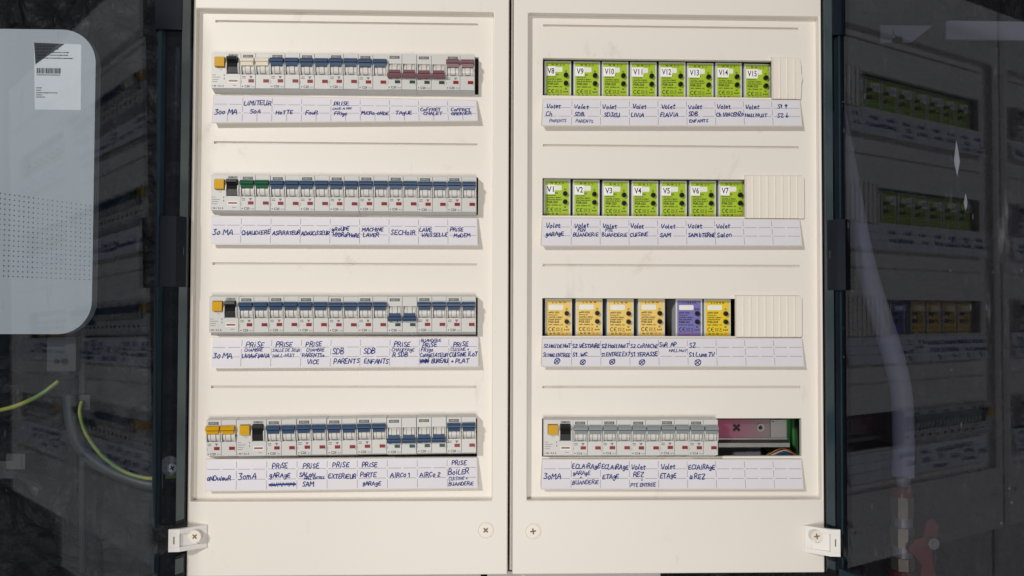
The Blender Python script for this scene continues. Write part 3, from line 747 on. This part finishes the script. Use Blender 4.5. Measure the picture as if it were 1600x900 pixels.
# ------------------------------------------------------------------ metal rail and cables in the open slot
r = MB()
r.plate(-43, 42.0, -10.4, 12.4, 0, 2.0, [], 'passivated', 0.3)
r.prism([(0, -10.6), (0, -12.4), (-8, -15.2), (-8, -20.2), (-6.5, -20.2), (-6.5, -16.4), (1.6, -13.4), (1.6, -10.6)], 'x', -43, 44.0, 'zinc', 0.25)
for a in (math.pi / 4, -math.pi / 4):
    r.prism([(-18.6 + u * 5.4 * math.cos(a) - w * 1.7 * math.sin(a), 2.2 + u * 5.4 * math.sin(a) + w * 1.7 * math.cos(a)) for u, w in ((-1, -1), (1, -1), (1, 1), (-1, 1))], 'y', -0.12 if a > 0 else -0.16, 0.4, 'hole')
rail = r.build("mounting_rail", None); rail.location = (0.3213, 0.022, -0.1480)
tag(rail, "pink-tinted metal mounting rail with a cross-shaped hole inside the open slot", "mounting rail")
g = MB(); g.cyl((10.8, -1.6, 2.4), 5.0, 1.8, 'y', 'zinc', 24, bev=0.6); g.cyl((10.3, -1.8, 2.4), 2.5, 1.0, 'y', 'hole', 20); g.build("eyelet", None, rail)
g = MB(); g.box(22.6, 42.2, -2.6, -0.3, -9.6, 12.0, 'zinc', 0.5)
g.cyl((25.5, -2.9, 10.0), 0.9, 0.6, 'y', 'hole', 10); g.build("end_clamp", None, rail)
def cable(name, pts, rad, m, label, cat, group=None):
    b = MB(); b.tube(smooth_path(pts), rad, m, 12)
    return tag(b.build(name, None), label, cat, group)
cable("green_cable", [(368, 46, -120), (371, 40, -140), (369, 38, -160), (372, 40, -200)], 5.5, 'wire_green', "thick green cable rising beside the rail end in the open slot", "cable", "green cables in the slot")
cable("green_cable", [(383, 50, -120), (382, 46, -150), (384, 48, -200)], 5.0, 'wire_green', "dark green cable at the far right edge of the open slot", "cable", "green cables in the slot")
cable("green_cable", [(318, 60, -155), (338, 50, -166), (352, 44, -180), (360, 44, -200)], 5.0, 'wire_green', "green cable slanting down below the metal rail", "cable", "green cables in the slot")
cable("thin_wire", [(330, 30, -188), (346, 26, -178), (360, 24, -171.5), (374, 26, -178), (384, 30, -190)], 0.9, 'wire_red', "thin orange wire arching over the slot's lower edge", "wire", "thin wires in the slot")
cable("thin_wire", [(336, 32, -188), (350, 28, -179.5), (364, 26, -174.5), (378, 28, -181), (386, 30, -190)], 0.9, 'wire_white', "thin white wire arching below the orange one", "wire", "thin wires in the slot")
cable("thin_wire", [(344, 34, -190), (354, 30, -180), (366, 30, -178.5), (376, 32, -188)], 2.6, 'wire_blue', "dark blue wire low in the open slot", "wire", "thin wires in the slot")
b = MB(); b.box(282, 337.5, 36, 60, -200, -164.5, 'terminal', 1.5, 2); b.box(318, 336, 34.5, 37, -190, -167, 'terminal', 0.8)
tag(b.build("terminal_block", None), "grey terminal block in shade under the metal rail", "terminal block")

# ------------------------------------------------------------------ handwriting: single-stroke letters
G = {
'A': (.8, "0,0 .42,1 .8,0|.14,.35 .68,.38"), 'B': (.72, "0,0 .05,1 .5,.95 .55,.7 .1,.52 .6,.45 .68,.2 .45,0 0,0"), 'C': (.72, ".7,.85 .4,1 .1,.7 .05,.3 .3,0 .7,.12"),
'D': (.75, "0,0 .05,1 .45,.9 .72,.5 .5,.08 0,0"), 'E': (.66, ".62,1 .1,.95 .05,.5 .5,.52|.05,.5 .02,.03 .64,.05"), 'F': (.64, ".66,1 .1,.97 .02,0|.06,.52 .5,.54"),
'G': (.76, ".7,.85 .4,1 .08,.6 .15,.1 .5,0 .72,.2 .7,.45 .42,.45"), 'H': (.76, "0,1 0,0|.7,1 .72,0|0,.5 .72,.52"), 'I': (.3, ".14,1 .12,0"), 'J': (.6, ".1,.98 .6,1|.42,1 .4,.2 .2,0 0,.18"),
'K': (.72, "0,1 .03,0|.65,1 .05,.45 .7,0"), 'L': (.62, ".1,1 .02,.05 .62,.04"), 'M': (.95, "0,0 .1,1 .45,.35 .8,1 .92,0"), 'N': (.78, "0,0 .06,1 .66,.02 .74,1"),
'O': (.8, ".45,1 .1,.75 .05,.25 .35,0 .68,.2 .74,.7 .45,1"), 'P': (.68, "0,0 .06,1 .5,1 .66,.75 .45,.48 .05,.45"), 'Q': (.8, ".45,1 .1,.75 .05,.25 .35,0 .68,.2 .74,.7 .45,1|.45,.3 .78,-.1"),
'R': (.72, "0,0 .05,1 .5,1 .62,.75 .4,.5 .05,.48 .38,.45 .7,0"), 'S': (.66, ".64,.88 .35,1 .08,.78 .3,.52 .6,.3 .4,.02 .02,.1"), 'T': (.74, "0,.97 .76,1|.38,.98 .34,0"),
'U': (.76, "0,1 .05,.25 .3,0 .62,.15 .7,1|.7,.6 .74,0"), 'V': (.76, "0,1 .34,0 .76,1"), 'W': (1.0, "0,1 .22,0 .48,.7 .74,0 1,1"), 'X': (.74, "0,1 .72,0|.7,1 0,0"), 'Y': (.72, "0,1 .34,.5|.7,1 .3,0"),
'Z': (.7, "0,.97 .68,1 .02,.03 .7,0"), 'a': (.6, ".52,.6 .2,.68 .02,.35 .15,.02 .4,.1 .54,.64 .56,0"), 'b': (.58, "0,1 .02,0 .4,.02 .55,.3 .4,.58 .05,.5"), 'c': (.52, ".5,.56 .25,.66 .03,.35 .2,.02 .52,.1"),
'd': (.6, ".52,.55 .2,.64 .02,.3 .2,0 .48,.12 .56,1 .58,0"), 'e': (.54, ".04,.34 .5,.4 .4,.64 .15,.6 .03,.3 .2,.02 .54,.1"), 'f': (.46, ".5,.95 .3,1 .2,.8 .18,0|0,.55 .44,.58"), 'g': (.58, ".5,.55 .2,.66 .03,.38 .2,.1 .46,.25 .53,.62 .5,-.2 .25,-.34 .02,-.2"),
'h': (.58, "0,1 .02,0|.03,.4 .3,.64 .5,.45 .55,0"), 'i': (.26, ".12,.62 .13,0|.12,.86 .16,.9"), 'l': (.3, ".14,1 .1,.1 .26,0"), 'm': (.85, "0,.6 .04,0|.04,.4 .25,.62 .4,.4 .42,0|.42,.4 .62,.62 .78,.4 .82,0"), 'n': (.58, "0,.62 .04,0|.04,.4 .3,.64 .5,.42 .55,0"),
'o': (.56, ".3,.65 .05,.45 .08,.1 .32,0 .52,.25 .46,.56 .3,.65"), 'p': (.58, "0,.62 .0,-.32|.03,.5 .35,.66 .54,.36 .35,.04 .03,.1"), 'r': (.44, "0,.62 .04,0|.04,.4 .2,.6 .44,.58"), 's': (.48, ".46,.56 .25,.66 .08,.5 .4,.26 .3,.02 .02,.08"), 't': (.5, ".22,.9 .2,.1 .45,.02|0,.62 .5,.66"),
'u': (.58, "0,.62 .06,.12 .3,0 .5,.2 .54,.62 .57,0"), 'v': (.54, "0,.62 .25,0 .54,.64"), 'y': (.56, "0,.62 .26,.1|.54,.62 .15,-.34"), 'x': (.5, "0,.62 .48,0|.48,.62 0,0"), 'z': (.5, "0,.6 .48,.62 .02,.02 .5,0"),
'0': (.6, ".3,.66 .06,.5 .05,.15 .3,0 .52,.16 .54,.5 .3,.66"), '1': (.36, ".02,.72 .22,1 .22,0"), '2': (.64, ".04,.8 .3,1 .56,.75 .02,.03 .64,.05"), '3': (.64, ".03,.95 .62,.97 .28,.58 .62,.4 .5,.05 .02,.02"), '5': (.62, ".62,1 .1,.97 .06,.56 .45,.58 .6,.3 .4,.02 .02,.06"),
'+': (.6, ".3,.62 .3,.1|.04,.36 .58,.36"), '.': (.24, ".1,.02 .16,.06"), '-': (.5, ".06,.4 .46,.42"), '/': (.5, "0,0 .48,1"), '*': (1.45, ".6,.95 .15,.8 .0,.45 .2,.05 .7,-.02 1.1,.25 1.15,.65 .9,.95 .6,.95|.25,.2 .95,.78|.2,.72 .95,.15"),
'^': (.8, ".4,0 .4,1|.1,.62 .4,1 .72,.62"), '_': (.8, ".4,1 .4,0|.1,.36 .4,0 .72,.36"),
}
G = {k: (w, [[tuple(float(c) for c in p.split(',')) for p in st.split()] for st in s.split('|')]) for k, (w, s) in G.items()}

def pen_strokes(text, x, z, size, rnd, wmax=None, slant=0.10):
    """polylines of a handwritten word; x,z = left end of the baseline"""
    gap = 0.25; width = sum((0.42 if c == ' ' else G[c][0] + gap) for c in text)
    kx = size * 0.86
    if wmax and width * kx > wmax: kx = wmax / width
    out = []; cx = x; rise = rnd.uniform(-0.03, 0.05)
    for c in text:
        if c == ' ': cx += 0.42 * kx; continue
        w, sts = G[c]; hs = size * rnd.uniform(0.88, 1.10); dz = size * rnd.uniform(-0.06, 0.06); sl = slant + rnd.uniform(-0.05, 0.09)
        for st in sts:
            pl = []
            for (u, v) in st:
                u += rnd.uniform(-0.045, 0.045); v += rnd.uniform(-0.045, 0.045)
                pl.append((cx + u * kx + v * hs * sl, z + dz + v * hs + (cx - x) * rise))
            out.append(pl)
        cx += (w + gap * rnd.uniform(0.6, 1.2)) * kx
    return out

def curve_poly(pl, n=3):
    if len(pl) < 3: return pl
    P = [Vector((p[0], 0, p[1])) for p in pl]
    return [(q.x, q.z) for q in smooth_path(P, n)]

def ribbon(mb, pl, w, rnd, mapf, m):
    """a pen line as a flat ribbon of slightly varying width"""
    L_, R_ = [], []
    for i, p in enumerate(pl):
        a = pl[max(i - 1, 0)]; b = pl[min(i + 1, len(pl) - 1)]
        dx, dz = b[0] - a[0], b[1] - a[1]; l = math.hypot(dx, dz) or 1
        dx, dz = dx / l, dz / l; hw = w * 0.5 * rnd.uniform(0.82, 1.15)
        ex = -0.35 * w if i == 0 else (0.35 * w if i == len(pl) - 1 else 0)
        q = (p[0] + dx * ex, p[1] + dz * ex)
        L_.append((q[0] - dz * hw, q[1] + dx * hw)); R_.append((q[0] + dz * hw, q[1] - dx * hw))
    vs = [mapf(*q) for q in L_ + R_]; n = len(pl)
    mb.add(vs, [(i, i + 1, n + i + 1, n + i) for i in range(n - 1)], m)

def strip(label, tl, tr, bl, br, cells, seed, halves=False, ncol=9):
    """sloping label holder: corners (x,z); top edge 3 mm, bottom edge 12 mm in front of the recessed panel"""
    rnd = random.Random(seed)
    YT, YB = -2.5, -9.5
    ox, oz = (bl[0] + br[0]) / 2, (bl[1] + br[1]) / 2
    W = tr[0] - tl[0]; H = math.hypot(tl[1] - bl[1], YB - YT)
    root = thing("label_strip", label, "label strip", (ox, 0, oz), "handwritten label strips under the rows")
    def mp(lift):
        def f(u, v):      # u right from the left end, v up from the bottom edge (mm)
            s, t = u / W, v / H
            x = (bl[0] * (1 - s) + br[0] * s) * (1 - t) + (tl[0] * (1 - s) + tr[0] * s) * t
            z = (bl[1] * (1 - s) + br[1] * s) * (1 - t) + (tl[1] * (1 - s) + tr[1] * s) * t
            y = YB * (1 - t) + YT * t
            nl = math.hypot(YB - YT, tl[1] - bl[1]); ny, nz = -(tl[1] - bl[1]) / nl, (YB - YT) / nl
            return (x - ox, y + lift * ny, z + lift * nz - oz)
        return f
    # holder: wedge shaped clear-backed channel
    h = MB(); f = mp(0.0)
    c = [f(-0.8, -0.9), f(W + 0.8, -0.9), f(W + 0.8, H + 0.6), f(-0.8, H + 0.6)]
    bk = [(c[0][0], -0.3, c[0][2] + 6.5), (c[1][0], -0.3, c[1][2] + 6.5), (c[2][0], -0.3, c[2][2]), (c[3][0], -0.3, c[3][2])]
    bm = bmesh.new(); V = [bm.verts.new(p) for p in c + bk]
    for q in ((0, 1, 2, 3), (7, 6, 5, 4), (0, 4, 5, 1), (1, 5, 6, 2), (2, 6, 7, 3), (3, 7, 4, 0)): bm.faces.new([V[i] for i in q])
    h._bm(bm, 'holder', 0.3, 1); h.build("holder", None, root)
    # paper with its printed grid
    p = MB(); f = mp(0.25)
    NS = 36
    top = [f(W * i / NS, H - 0.2) for i in range(NS + 1)]; bot = [f(W * i / NS, 0.3) for i in range(NS + 1)]
    wob = [rnd.uniform(0, 0.12) for _ in range(NS + 1)]
    p.add([(a[0], a[1] - w_, a[2]) for a, w_ in zip(bot + top, wob + wob)], [(i, i + 1, NS + 1 + i + 1, NS + 1 + i) for i in range(NS)], 'paper')
    f = mp(0.48); cw = W / ncol; lw = 0.42
    def q(u0, u1, v0, v1): p.add([f(u0, v0), f(u1, v0), f(u1, v1), f(u0, v1)], [(0, 1, 2, 3)], 'grid')
    rows = (H * 0.36, H * 0.685)
    for k in range(ncol):
        u = k * cw
        for v in rows:
            q(u + 1.4, u + cw * 0.46, v - lw / 2, v + lw / 2); q(u + cw * 0.54, u + cw - 1.4, v - lw / 2, v + lw / 2)
        if k:
            for v0, v1 in ((H * 0.04, rows[0] - 1.4), (rows[0] + 1.4, rows[1] - 1.4), (rows[1] + 1.4, H * 0.94)): q(u - lw / 2, u + lw / 2, v0, v1)
        if halves: q(u + cw / 2 - lw / 2, u + cw / 2 + lw / 2, H * 0.04, rows[0] - 1.4)
    p.build("paper", None, root)
    # handwriting
    w = MB(); f = mp(0.6)
    for k, lines in enumerate(cells):
        for (txt, vf, size, du) in lines:
            u0 = k * cw + cw * du
            if txt == '*': size *= 1.12
            if txt.startswith('#'):      # scribbled-out word
                ln = cw * float(txt[1:]); n = 26; pl = []
                for i in range(n): pl.append((u0 + ln * i / n + rnd.uniform(-1, 1), H * (1 - vf) + size * (0.5 if i % 2 else -0.5) * rnd.uniform(0.6, 1.05)))
                ribbon(w, pl, 1.5, rnd, f, 'pen')
                ribbon(w, [(u0 + ln * i / 9, H * (1 - vf) + rnd.uniform(-.7, .7)) for i in range(10)], 2.2, rnd, mp(0.66), 'pen'); continue
            room = (k + 1) * cw + 0.6 - u0
            for pl in pen_strokes(txt, u0, H * (1 - vf) - size / 2, size, rnd, room):
                ribbon(w, curve_poly(pl), 1.04 if size > 4.5 else (0.88 if size > 3.8 else 0.70), rnd, f, 'pen')
    w.build("handwriting", None, root)
    return root

def L(t, v, s, u=0.12): return (t, v, s, u)
strip("label strip starting 300 MA and LIMITEUR, topmost in left cabinet", (-325.8, 249.3), (-16.3, 246.6), (-324.9, 215.4), (-14.2, 220.6), [
    [L("3oo MA", .60, 6.4, .05)], [L("LiMiTEUR", .26, 6.0, .04), L("50A", .58, 5.4, .26)], [L("HoTTE", .62, 5.0, .14)], [L("FouR", .62, 5.2, .14)],
    [L("PRiSE", .25, 5.2, .10), L("CAVE A ViN", .46, 3.2, .05), L("FRigo", .65, 4.6, .12)], [L("MiCRo-oNDE", .62, 4.8, .04)], [L("TAgUE", .62, 5.0, .20)],
    [L("CoFFRET", .46, 4.6, .06), L("CHALET", .65, 4.6, .16)], [L("CoFFRET", .46, 4.6, .10), L("GRENiER", .65, 4.8, .10)]], 1, True)
strip("label strip starting 30 MA and CHAUDIERE, second in left cabinet", (-326.3, 106.2), (-14.9, 105.9), (-325.2, 73.3), (-13.9, 73.4), [
    [L("3o MA", .58, 6.6, .05)], [L("CHAUDiERE", .60, 4.8, .03)], [L("ASPiRATEUR", .60, 4.6, .06)], [L("ADoUCiSSEUR", .60, 4.6, .03)],
    [L("gRoUPE", .44, 4.6, .06), L("HYDRoPHoRE", .64, 4.8, .10)], [L("MACHiNE", .44, 4.6, .08), L("LAVER", .64, 4.8, .12)], [L("SECHoiR", .54, 5.6, .06)],
    [L("LAVE", .44, 4.8, .04), L("VAiSSELLE", .64, 4.6, .10)], [L("PRiSE", .42, 4.6, .08), L("MoDEM", .64, 4.6, .20)]], 2)
strip("label strip with CHAMBRE, SDB PARENTS and CONGELATEUR, third in left cabinet", (-323.8, -37.0), (-12.8, -35.3), (-323.3, -70.8), (-12.6, -69.4), [
    [L("3o MA", .58, 6.4, .05)], [L("PRiSE", .22, 6.0, .14), L("CHAMBRE", .41, 3.6, .10), L("LiViA+FlAViA", .60, 4.6, .02)],
    [L("PRiSE", .22, 5.8, .14), L("SALLE DE JEUX", .41, 3.4, .04), L("HALL-NUiT", .60, 3.8, .06)], [L("PRiSE", .22, 5.4, .16), L("CHAMBRE", .41, 3.6, .18), L("PARENTS+", .59, 4.2, .04), L("ViCE", .81, 5.0, .22)],
    [L("SDB", .46, 6.0, .06), L("PARENTS", .80, 5.4, .12)], [L("SDB", .46, 6.0, .12), L("ENFANTS", .80, 5.4, .14)], [L("PRiSE", .22, 5.4, .14), L("CHAUFFAgE", .41, 3.8, .06), L("R SDB", .59, 5.0, .10)],
    [L("BUANDERiE", .10, 3.4, .06), L("PRiSE", .26, 5.0, .10), L("FRigo", .42, 4.2, .06), L("CoNgElATEUR", .60, 4.4, .02), ("#.28", .80, 5.6, .04), L("BUREAU", .80, 4.8, .42)],
    [L("PRiSE", .24, 5.2, .16), L("CUiSiNE +", .41, 3.8, .06), L("CUiSiNE iLoT", .59, 4.8, .02), L("+ PLAT", .80, 5.0, .08)]], 3)
strip("label strip starting ONDULEUR and 30mA, lowest in left cabinet", (-329.3, -178.6), (-13.8, -177.3), (-327.2, -213.3), (-12.8, -211.0), [
    [L("oNDuleuR", .60, 5.0, .04)], [L("3omA", .55, 6.6, .06)], [L("PRiSE", .22, 5.4, .18), L("gARAgE", .52, 5.0, .10), ("#.86", .82, 5.0, .09)],
    [L("PRiSE", .22, 5.4, .20), L("SALoN", .50, 4.8, .08), L("HALL ENTREE", .63, 2.8, .24), L("SAM", .82, 5.2, .18)], [L("PRiSE", .20, 5.4, .18), L("EXTERiEUR", .55, 5.0, .04)],
    [L("PRiSE", .20, 5.2, .16), L("PoRTE", .52, 5.2, .10), L("gARAgE", .80, 4.6, .18)], [L("AiRCo 1", .54, 5.2, .10)], [L("AiRCo 2", .54, 5.2, .08)],
    [L("PRiSE", .16, 5.0, .16), L("BoiLER", .46, 6.0, .04), L("CUiSiNE +", .68, 3.8, .04), L("BUANDERiE", .85, 4.2, .04)]], 4)
V = lambda u=.14, v=.27: L("Volet", v, 5.4, u)
strip("label strip with eight Volet cells ending in S1 and S2 arrows", (63.9, 248.9), (373.3, 250.9), (62.3, 215.6), (373.1, 218.3), [
    [V(.12), L("Ch", .56, 5.4, .10), L("PARENTS", .82, 3.6, .24)], [V(.08), L("SDB.", .56, 4.8, .10), L("PARENTS", .82, 3.8, .14)], [V(.06), L("SDJEU", .58, 5.0, .12)], [V(.12), L("LiViA", .58, 5.0, .06)],
    [V(.12), L("FlAViA", .58, 5.2, .08)], [V(.06), L("SDB", .54, 5.0, .06), L("ENFANTS", .82, 3.9, .08)], [V(.06), L("Ch ViNCENZo", .58, 4.6, .03)], [V(.06), L("Hall NUiT", .58, 4.6, .04)], [L("S1 ^", .24, 5.2, .20), L("S2 _", .60, 5.2, .16)]], 5)
strip("label strip with seven Volet cells, GARAGE first and two empty cells", (63.4, 106.4), (372.1, 106.7), (62.1, 73.2), (372.4, 75.0), [
    [V(.12), L("gARAgE", .58, 4.6, .12)], [V(.10), L("FEN", .42, 4.2, .22), L("BUANDERiE", .60, 4.4, .06)], [V(.08), L("PTE", .42, 4.2, .18), L("BUANDERiE", .60, 4.4, .06)], [V(.06), L("CUiSiNE", .60, 4.6, .03)],
    [V(.12), L("SAM", .60, 5.0, .08)], [V(.06), L("SAM bTERNE", .60, 5.0, .06)], [V(.06), L("Salon", .60, 5.4, .06)], [], []], 6)
strip("label strip with circled crosses under four cells, third in right cabinet", (63.7, -36.6), (374.0, -36.0), (62.8, -69.0), (373.9, -68.7), [
    [L("S2 Hall DE NuiT", .26, 4.4, .04), L("S1 Hall ENTREE", .58, 4.2, .02), L("*", .82, 5.4, .40)], [L("S2 VESTiAiRE", .26, 4.6, .03), L("S1  WC", .58, 4.6, .03), L("*", .84, 5.2, .28)],
    [L("S2 Hall NuiT", .26, 4.6, .03), L("S1 ENTREE EXT", .58, 4.4, .01), L("*", .83, 5.8, .28)], [L("S2 CoRNiChE", .26, 4.4, .03), L("S1 TERASSE", .58, 4.6, .03), L("*", .84, 5.8, .30)],
    [L("SuR  AP", .22, 4.6, .03), L("HALL NuiT", .42, 3.4, .36)], [L("S2", .24, 5.6, .06), L("S1 Luxe TV", .58, 5.0, .04), L("*", .84, 6.4, .22)], [], [], []], 7)
strip("label strip starting 30MA and ECLAIRAGE under the grey breakers", (64.0, -179.3), (372.7, -180.1), (62.4, -212.4), (372.4, -213.4), [
    [L("3oMA", .56, 6.6, .05)], [L("ECLAiRAgE", .24, 5.0, .02), L("gARAgE", .45, 4.4, .06), L("+", .60, 3.6, .30), L("BUANDERiE", .78, 4.4, .04)], [L("ECLAiRAgE", .24, 5.0, .04), L("ETAgE", .58, 5.0, .08)],
    [V(.06, .25), L("REZ", .50, 5.4, .14), L("+", .68, 3.4, .40), L("PTE ENTREE", .86, 4.0, .04)], [L("Volet", .25, 5.4, .10), L("ETAgE", .55, 5.0, .06)], [L("EClAiRAgE", .25, 5.0, .04), L("a REZ", .58, 5.4, .08)], [], [], []], 8)

# ------------------------------------------------------------------ things on the wall seen through the left door
A = thing("wall_appliance", "large white rounded wall box with rows of small vent holes", "wall box", (-640, 92, -33))
def rounded(x0, x1, z0, z1, r, n=10):
    pts = []
    for cx, cz, a0 in ((x1 - r, z1 - r, 0), (x0 + r, z1 - r, 90), (x0 + r, z0 + r, 180), (x1 - r, z0 + r, 270)):
        for k in range(n + 1): a = math.radians(a0 + 90 * k / n); pts.append((cx + r * math.cos(a), cz + r * math.sin(a)))
    return pts
h = MB(); h.prism(rounded(-830, -475, -33.4, 333.2, 40), 'y', 20, 33, 'box_white', 3, 3); h.prism(rounded(-810, -497, -12, 312, 26), 'y', 32, 86, 'dim_box', 2, 2)
for i in range(34):
    for j in range(17):
        x = -587 + (i - 12) * 5.4 if False else -478.5 - i * 5.6
        s = (x + 585) / 107.0
        zt = 134.8 + (120.2 - 134.8) * s; zb = 36.0 + (31.8 - 36.0) * s
        h.disc(x, 19.93, zb + (zt - zb) * j / 16, 0.85 if s < 0.4 else 0.65, 'ink', 8)
o = h.build("housing", None, A); o.location = (0.640, -0.092, 0.033)
l = MB(); y = 19.85
l.poly([(-548.6, 317.6), (-492.2, 315.2), (-491.6, 235.8), (-546.0, 236.0)], y, 'box_label')
y -= 0.1
l.poly([(-548.4, 317.2), (-511.8, 315.8), (-546.2, 290.6)], y, 'reflection_gap')  # dark triangle painted where the reflection in the door stops
rl = random.Random(5)
for k, (z, wd) in enumerate(((312, 20), (308.6, 26), (304.6, 37), (301.2, 36), (297.6, 44))):
    x = -545.5
    while x < -545.5 + wd: 
        w = rl.uniform(1.2, 3.4); l.rect(x, x + w, y - 0.1, z, z + 1.3, 'ink' if k > 1 or x < -520 else 'ink_grey'); x += w + rl.uniform(0.6, 1.4)
x = -544.5
while x < -516: w = rl.choice((0.5, 0.5, 0.9, 1.3)); l.rect(x, x + w, y - 0.1, 279.6, 286.2, 'ink'); x += w + rl.choice((0.5, 0.6, 0.9))
for z, wd in ((277.4, 26), (261.6, 5), (258.8, 5.5), (255.8, 25), (253.2, 5), (250.6, 10)):
    x = -544.5
    while x < -544.5 + wd: w = rl.uniform(0.9, 2.2); l.rect(x, x + w, y - 0.1, z, z + 1.0, 'ink'); x += w + 0.5
l.build("rating_label", None, o)

def wall_tube(name, pts, rad, m, label, cat, group=None): return cable(name, pts, rad, m, label, cat, group)
wall_tube("earth_wire", [(-680, 52, -136), (-625, 52, -132), (-598.5, 50, -127.7), (-575.5, 50, -121), (-550.5, 50, -109), (-531.2, 56, -92.5)], 2.7, 'earth', "green and yellow earth wire ending in mid air under the white wall box", "wire", "green and yellow earth wires")
wall_tube("earth_wire", [(-503, 56, -118), (-501.9, 50, -132), (-493.7, 50, -157), (-474.5, 50, -183), (-448.5, 50, -202), (-418, 48, -210.6), (-388.2, 40, -207.5), (-362, 24, -203)], 2.3, 'earth', "green and yellow earth wire curving under the left door hinge", "wire", "green and yellow earth wires")
wall_tube("flexible_conduit", [(-516.8, 56, -108), (-514.0, 56, -140), (-500, 56, -176), (-468, 56, -201.5), (-430.8, 56, -217), (-400, 54, -222)], 8.5, 'conduit', "grey flexible conduit bending beside the curved earth wire", "conduit")
b = MB(); b.tube([(-508, 66, -20), (-506, 66, -150), (-503.3, 66, -330)], 4.2, 'conduit'); b.box(-522, -494, 58, 80, -128, -110, 'conduit', 1.5, 2)
tag(b.build("wall_pipe", None), "thin grey upright pipe below the white wall box", "pipe")
b = MB(); b.box(-543, -508, 50, 84, -80, -38, 'conduit', 2, 2); 
so = tag(b.build("wall_socket", None), "small grey wall socket below the white box corner", "socket")
b = MB(); b.cyl((-521, 49.2, -68), 4.4, 2, 'y', 'ink', 20); b.cyl((-530.5, 49.2, -68), 3.4, 2, 'y', 'ink', 20); b.build("socket_face", None, so)
b = MB(); b.box(-597, -574, 62, 84, -202, -183, 'dim_box', 1.5, 2); b.box(-594, -578, 61.2, 63, -199, -186, 'dim_box', 0.6)
tag(b.build("junction_box", None), "small pale junction box at the far left near the picture edge", "junction box")
c = thing("cable_clamp", "round metal cable clamp with cross screw beside the left door hinge", "clamp", (-374, 14, -189))
b = MB(); b.cyl((0, -10, 2), 11.5, 6, 'y', 'steel', 28, bev=1.0); b.box(-13, -8, -10, -2, -24, -8, 'terminal', 1.0); b.build("clamp_plate", None, c)
b = MB(); b.cyl((4, -13, 0), 5.4, 4, 'y', 'bracket', 22, bev=0.8)
for a in (0.5, 0.5 + math.pi / 2): b.poly([(4 + u * 3 * math.cos(a) - w * .7 * math.sin(a), u * 3 * math.sin(a) + w * .7 * math.cos(a)) for u, w in ((-1, -1), (1, -1), (1, 1), (-1, 1))], -13.2 - 0.02 * a, 'ink')
b.build("screw", None, c)

# ------------------------------------------------------------------ things on the wall and flat pale shapes seen through the right door
b = MB(); b.tube(smooth_path([(440, 52, 250), (456, 52, 170), (467, 52, 105), (482, 52, 38), (505, 52, -34), (522, 52, -100), (525, 52, -160), (524, 52, -212)]), 13, 'duct', 20)
tag(b.build("drain_pipe", None), "pale grey pipe curving down behind the right door", "pipe")
v = thing("shutoff_valve", "metal shut-off valve with red butterfly handle under the pale pipe", "valve", (523.5, 50, -335))
b = MB()
for z0, z1, r_, m in ((98, 110, 13.5, 'valve_red'), (72, 98, 14.5, 'brass'), (60, 72, 12.5, 'steel'), (36, 60, 15.0, 'brass'), (22, 36, 12.5, 'steel'), (6, 22, 14.5, 'brass'), (-14, 6, 15.5, 'valve_red')):
    b.cyl((0, 4, z0), r_, z1 - z0, 'z', m, 8 if m == 'brass' else 24, bev=0.8)
b.cyl((0, 4, 110), 6, 14, 'z', 'duct', 16)
b.build("valve_body", None, v)
b = MB()
hp = [(-4, 40), (4, 50), (14, 52), (18, 72), (26, 76), (34, 66), (30, 46), (24, 40), (26, 20), (30, 4), (22, -8), (10, -2), (12, 18), (4, 30), (-4, 34)]
b.prism(hp, 'y', -20, -14, 'valve_red', 1.2, 2); b.cyl((20, -14, 44), 5, 16, 'y', 'brass', 16); b.build("handle", None, v)
b = MB(); b.cyl((24, -26, 46), 7.2, 6.5, 'y', 'steel', 8, bev=0.8); b.cyl((24, -28, 46), 3.2, 3, 'y', 'steel', 12, bev=0.5); b.build("handle_nut", None, v)
b = MB(); b.prism([(505, 366.5), (573, 366.7), (545, 344.5), (505, 344)], 'y', 61, 64, 'reflection_grey', 0.5)  # flat grey plate put in for a pale reflection in the door
p1 = tag(b.build("reflection_plate", None), "grey cut-off plate standing for a reflection, with a dark knob behind the right door's top", "reflection plate", "pale plates standing for reflections")
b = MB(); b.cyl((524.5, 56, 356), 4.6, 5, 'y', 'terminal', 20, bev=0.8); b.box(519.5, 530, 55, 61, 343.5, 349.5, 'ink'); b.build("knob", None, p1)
b = MB(); b.prism(rounded(590.8, 760, 349.2, 373.6, 3.5, 4), 'y', 61, 65, 'reflection_grey', 0.5)  # longer plate, likewise put in for a reflection
tag(b.build("reflection_plate", None), "long grey rounded plate standing for a reflection at the top right corner", "reflection plate", "pale plates standing for reflections")
def glint(label, pts):  # flat white shapes standing in for lamp glints in the right door
    b = MB(); b.prism(pts, 'y', 60, 61, 'glint_white'); tag(b.build("glint_patch", None), label, "glint", "white glints built as flat shapes")
glint("larger pale lens-shaped tear built flat before the black sheet, the upper of two", [(602.3, 217), (605.4, 199), (606.4, 190), (604.4, 180), (603.0, 172), (600.4, 183), (599.0, 192), (600.6, 204)])
glint("smaller pale lens-shaped tear built flat before the black sheet, the lower of two", [(613.7, 149), (614.8, 143), (616.0, 137), (613.7, 127), (611.2, 136.5), (612.6, 143)])

# ------------------------------------------------------------------ below the cabinets
def trunk(label, x0, x1, zt):
    b = MB(); b.box(x0, x1, 22, 88, -420, zt, 'trunk', 1.5, 2)
    tag(b.build("cable_trunking", None), label, "cable trunking", "pale trunking under the cabinets")
trunk("pale trunking under the left cabinet, left of the dark notch", -352, -9, -316.5)
trunk("pale trunking under the right cabinet, right of the dark notch", -1, 209, -318.5)
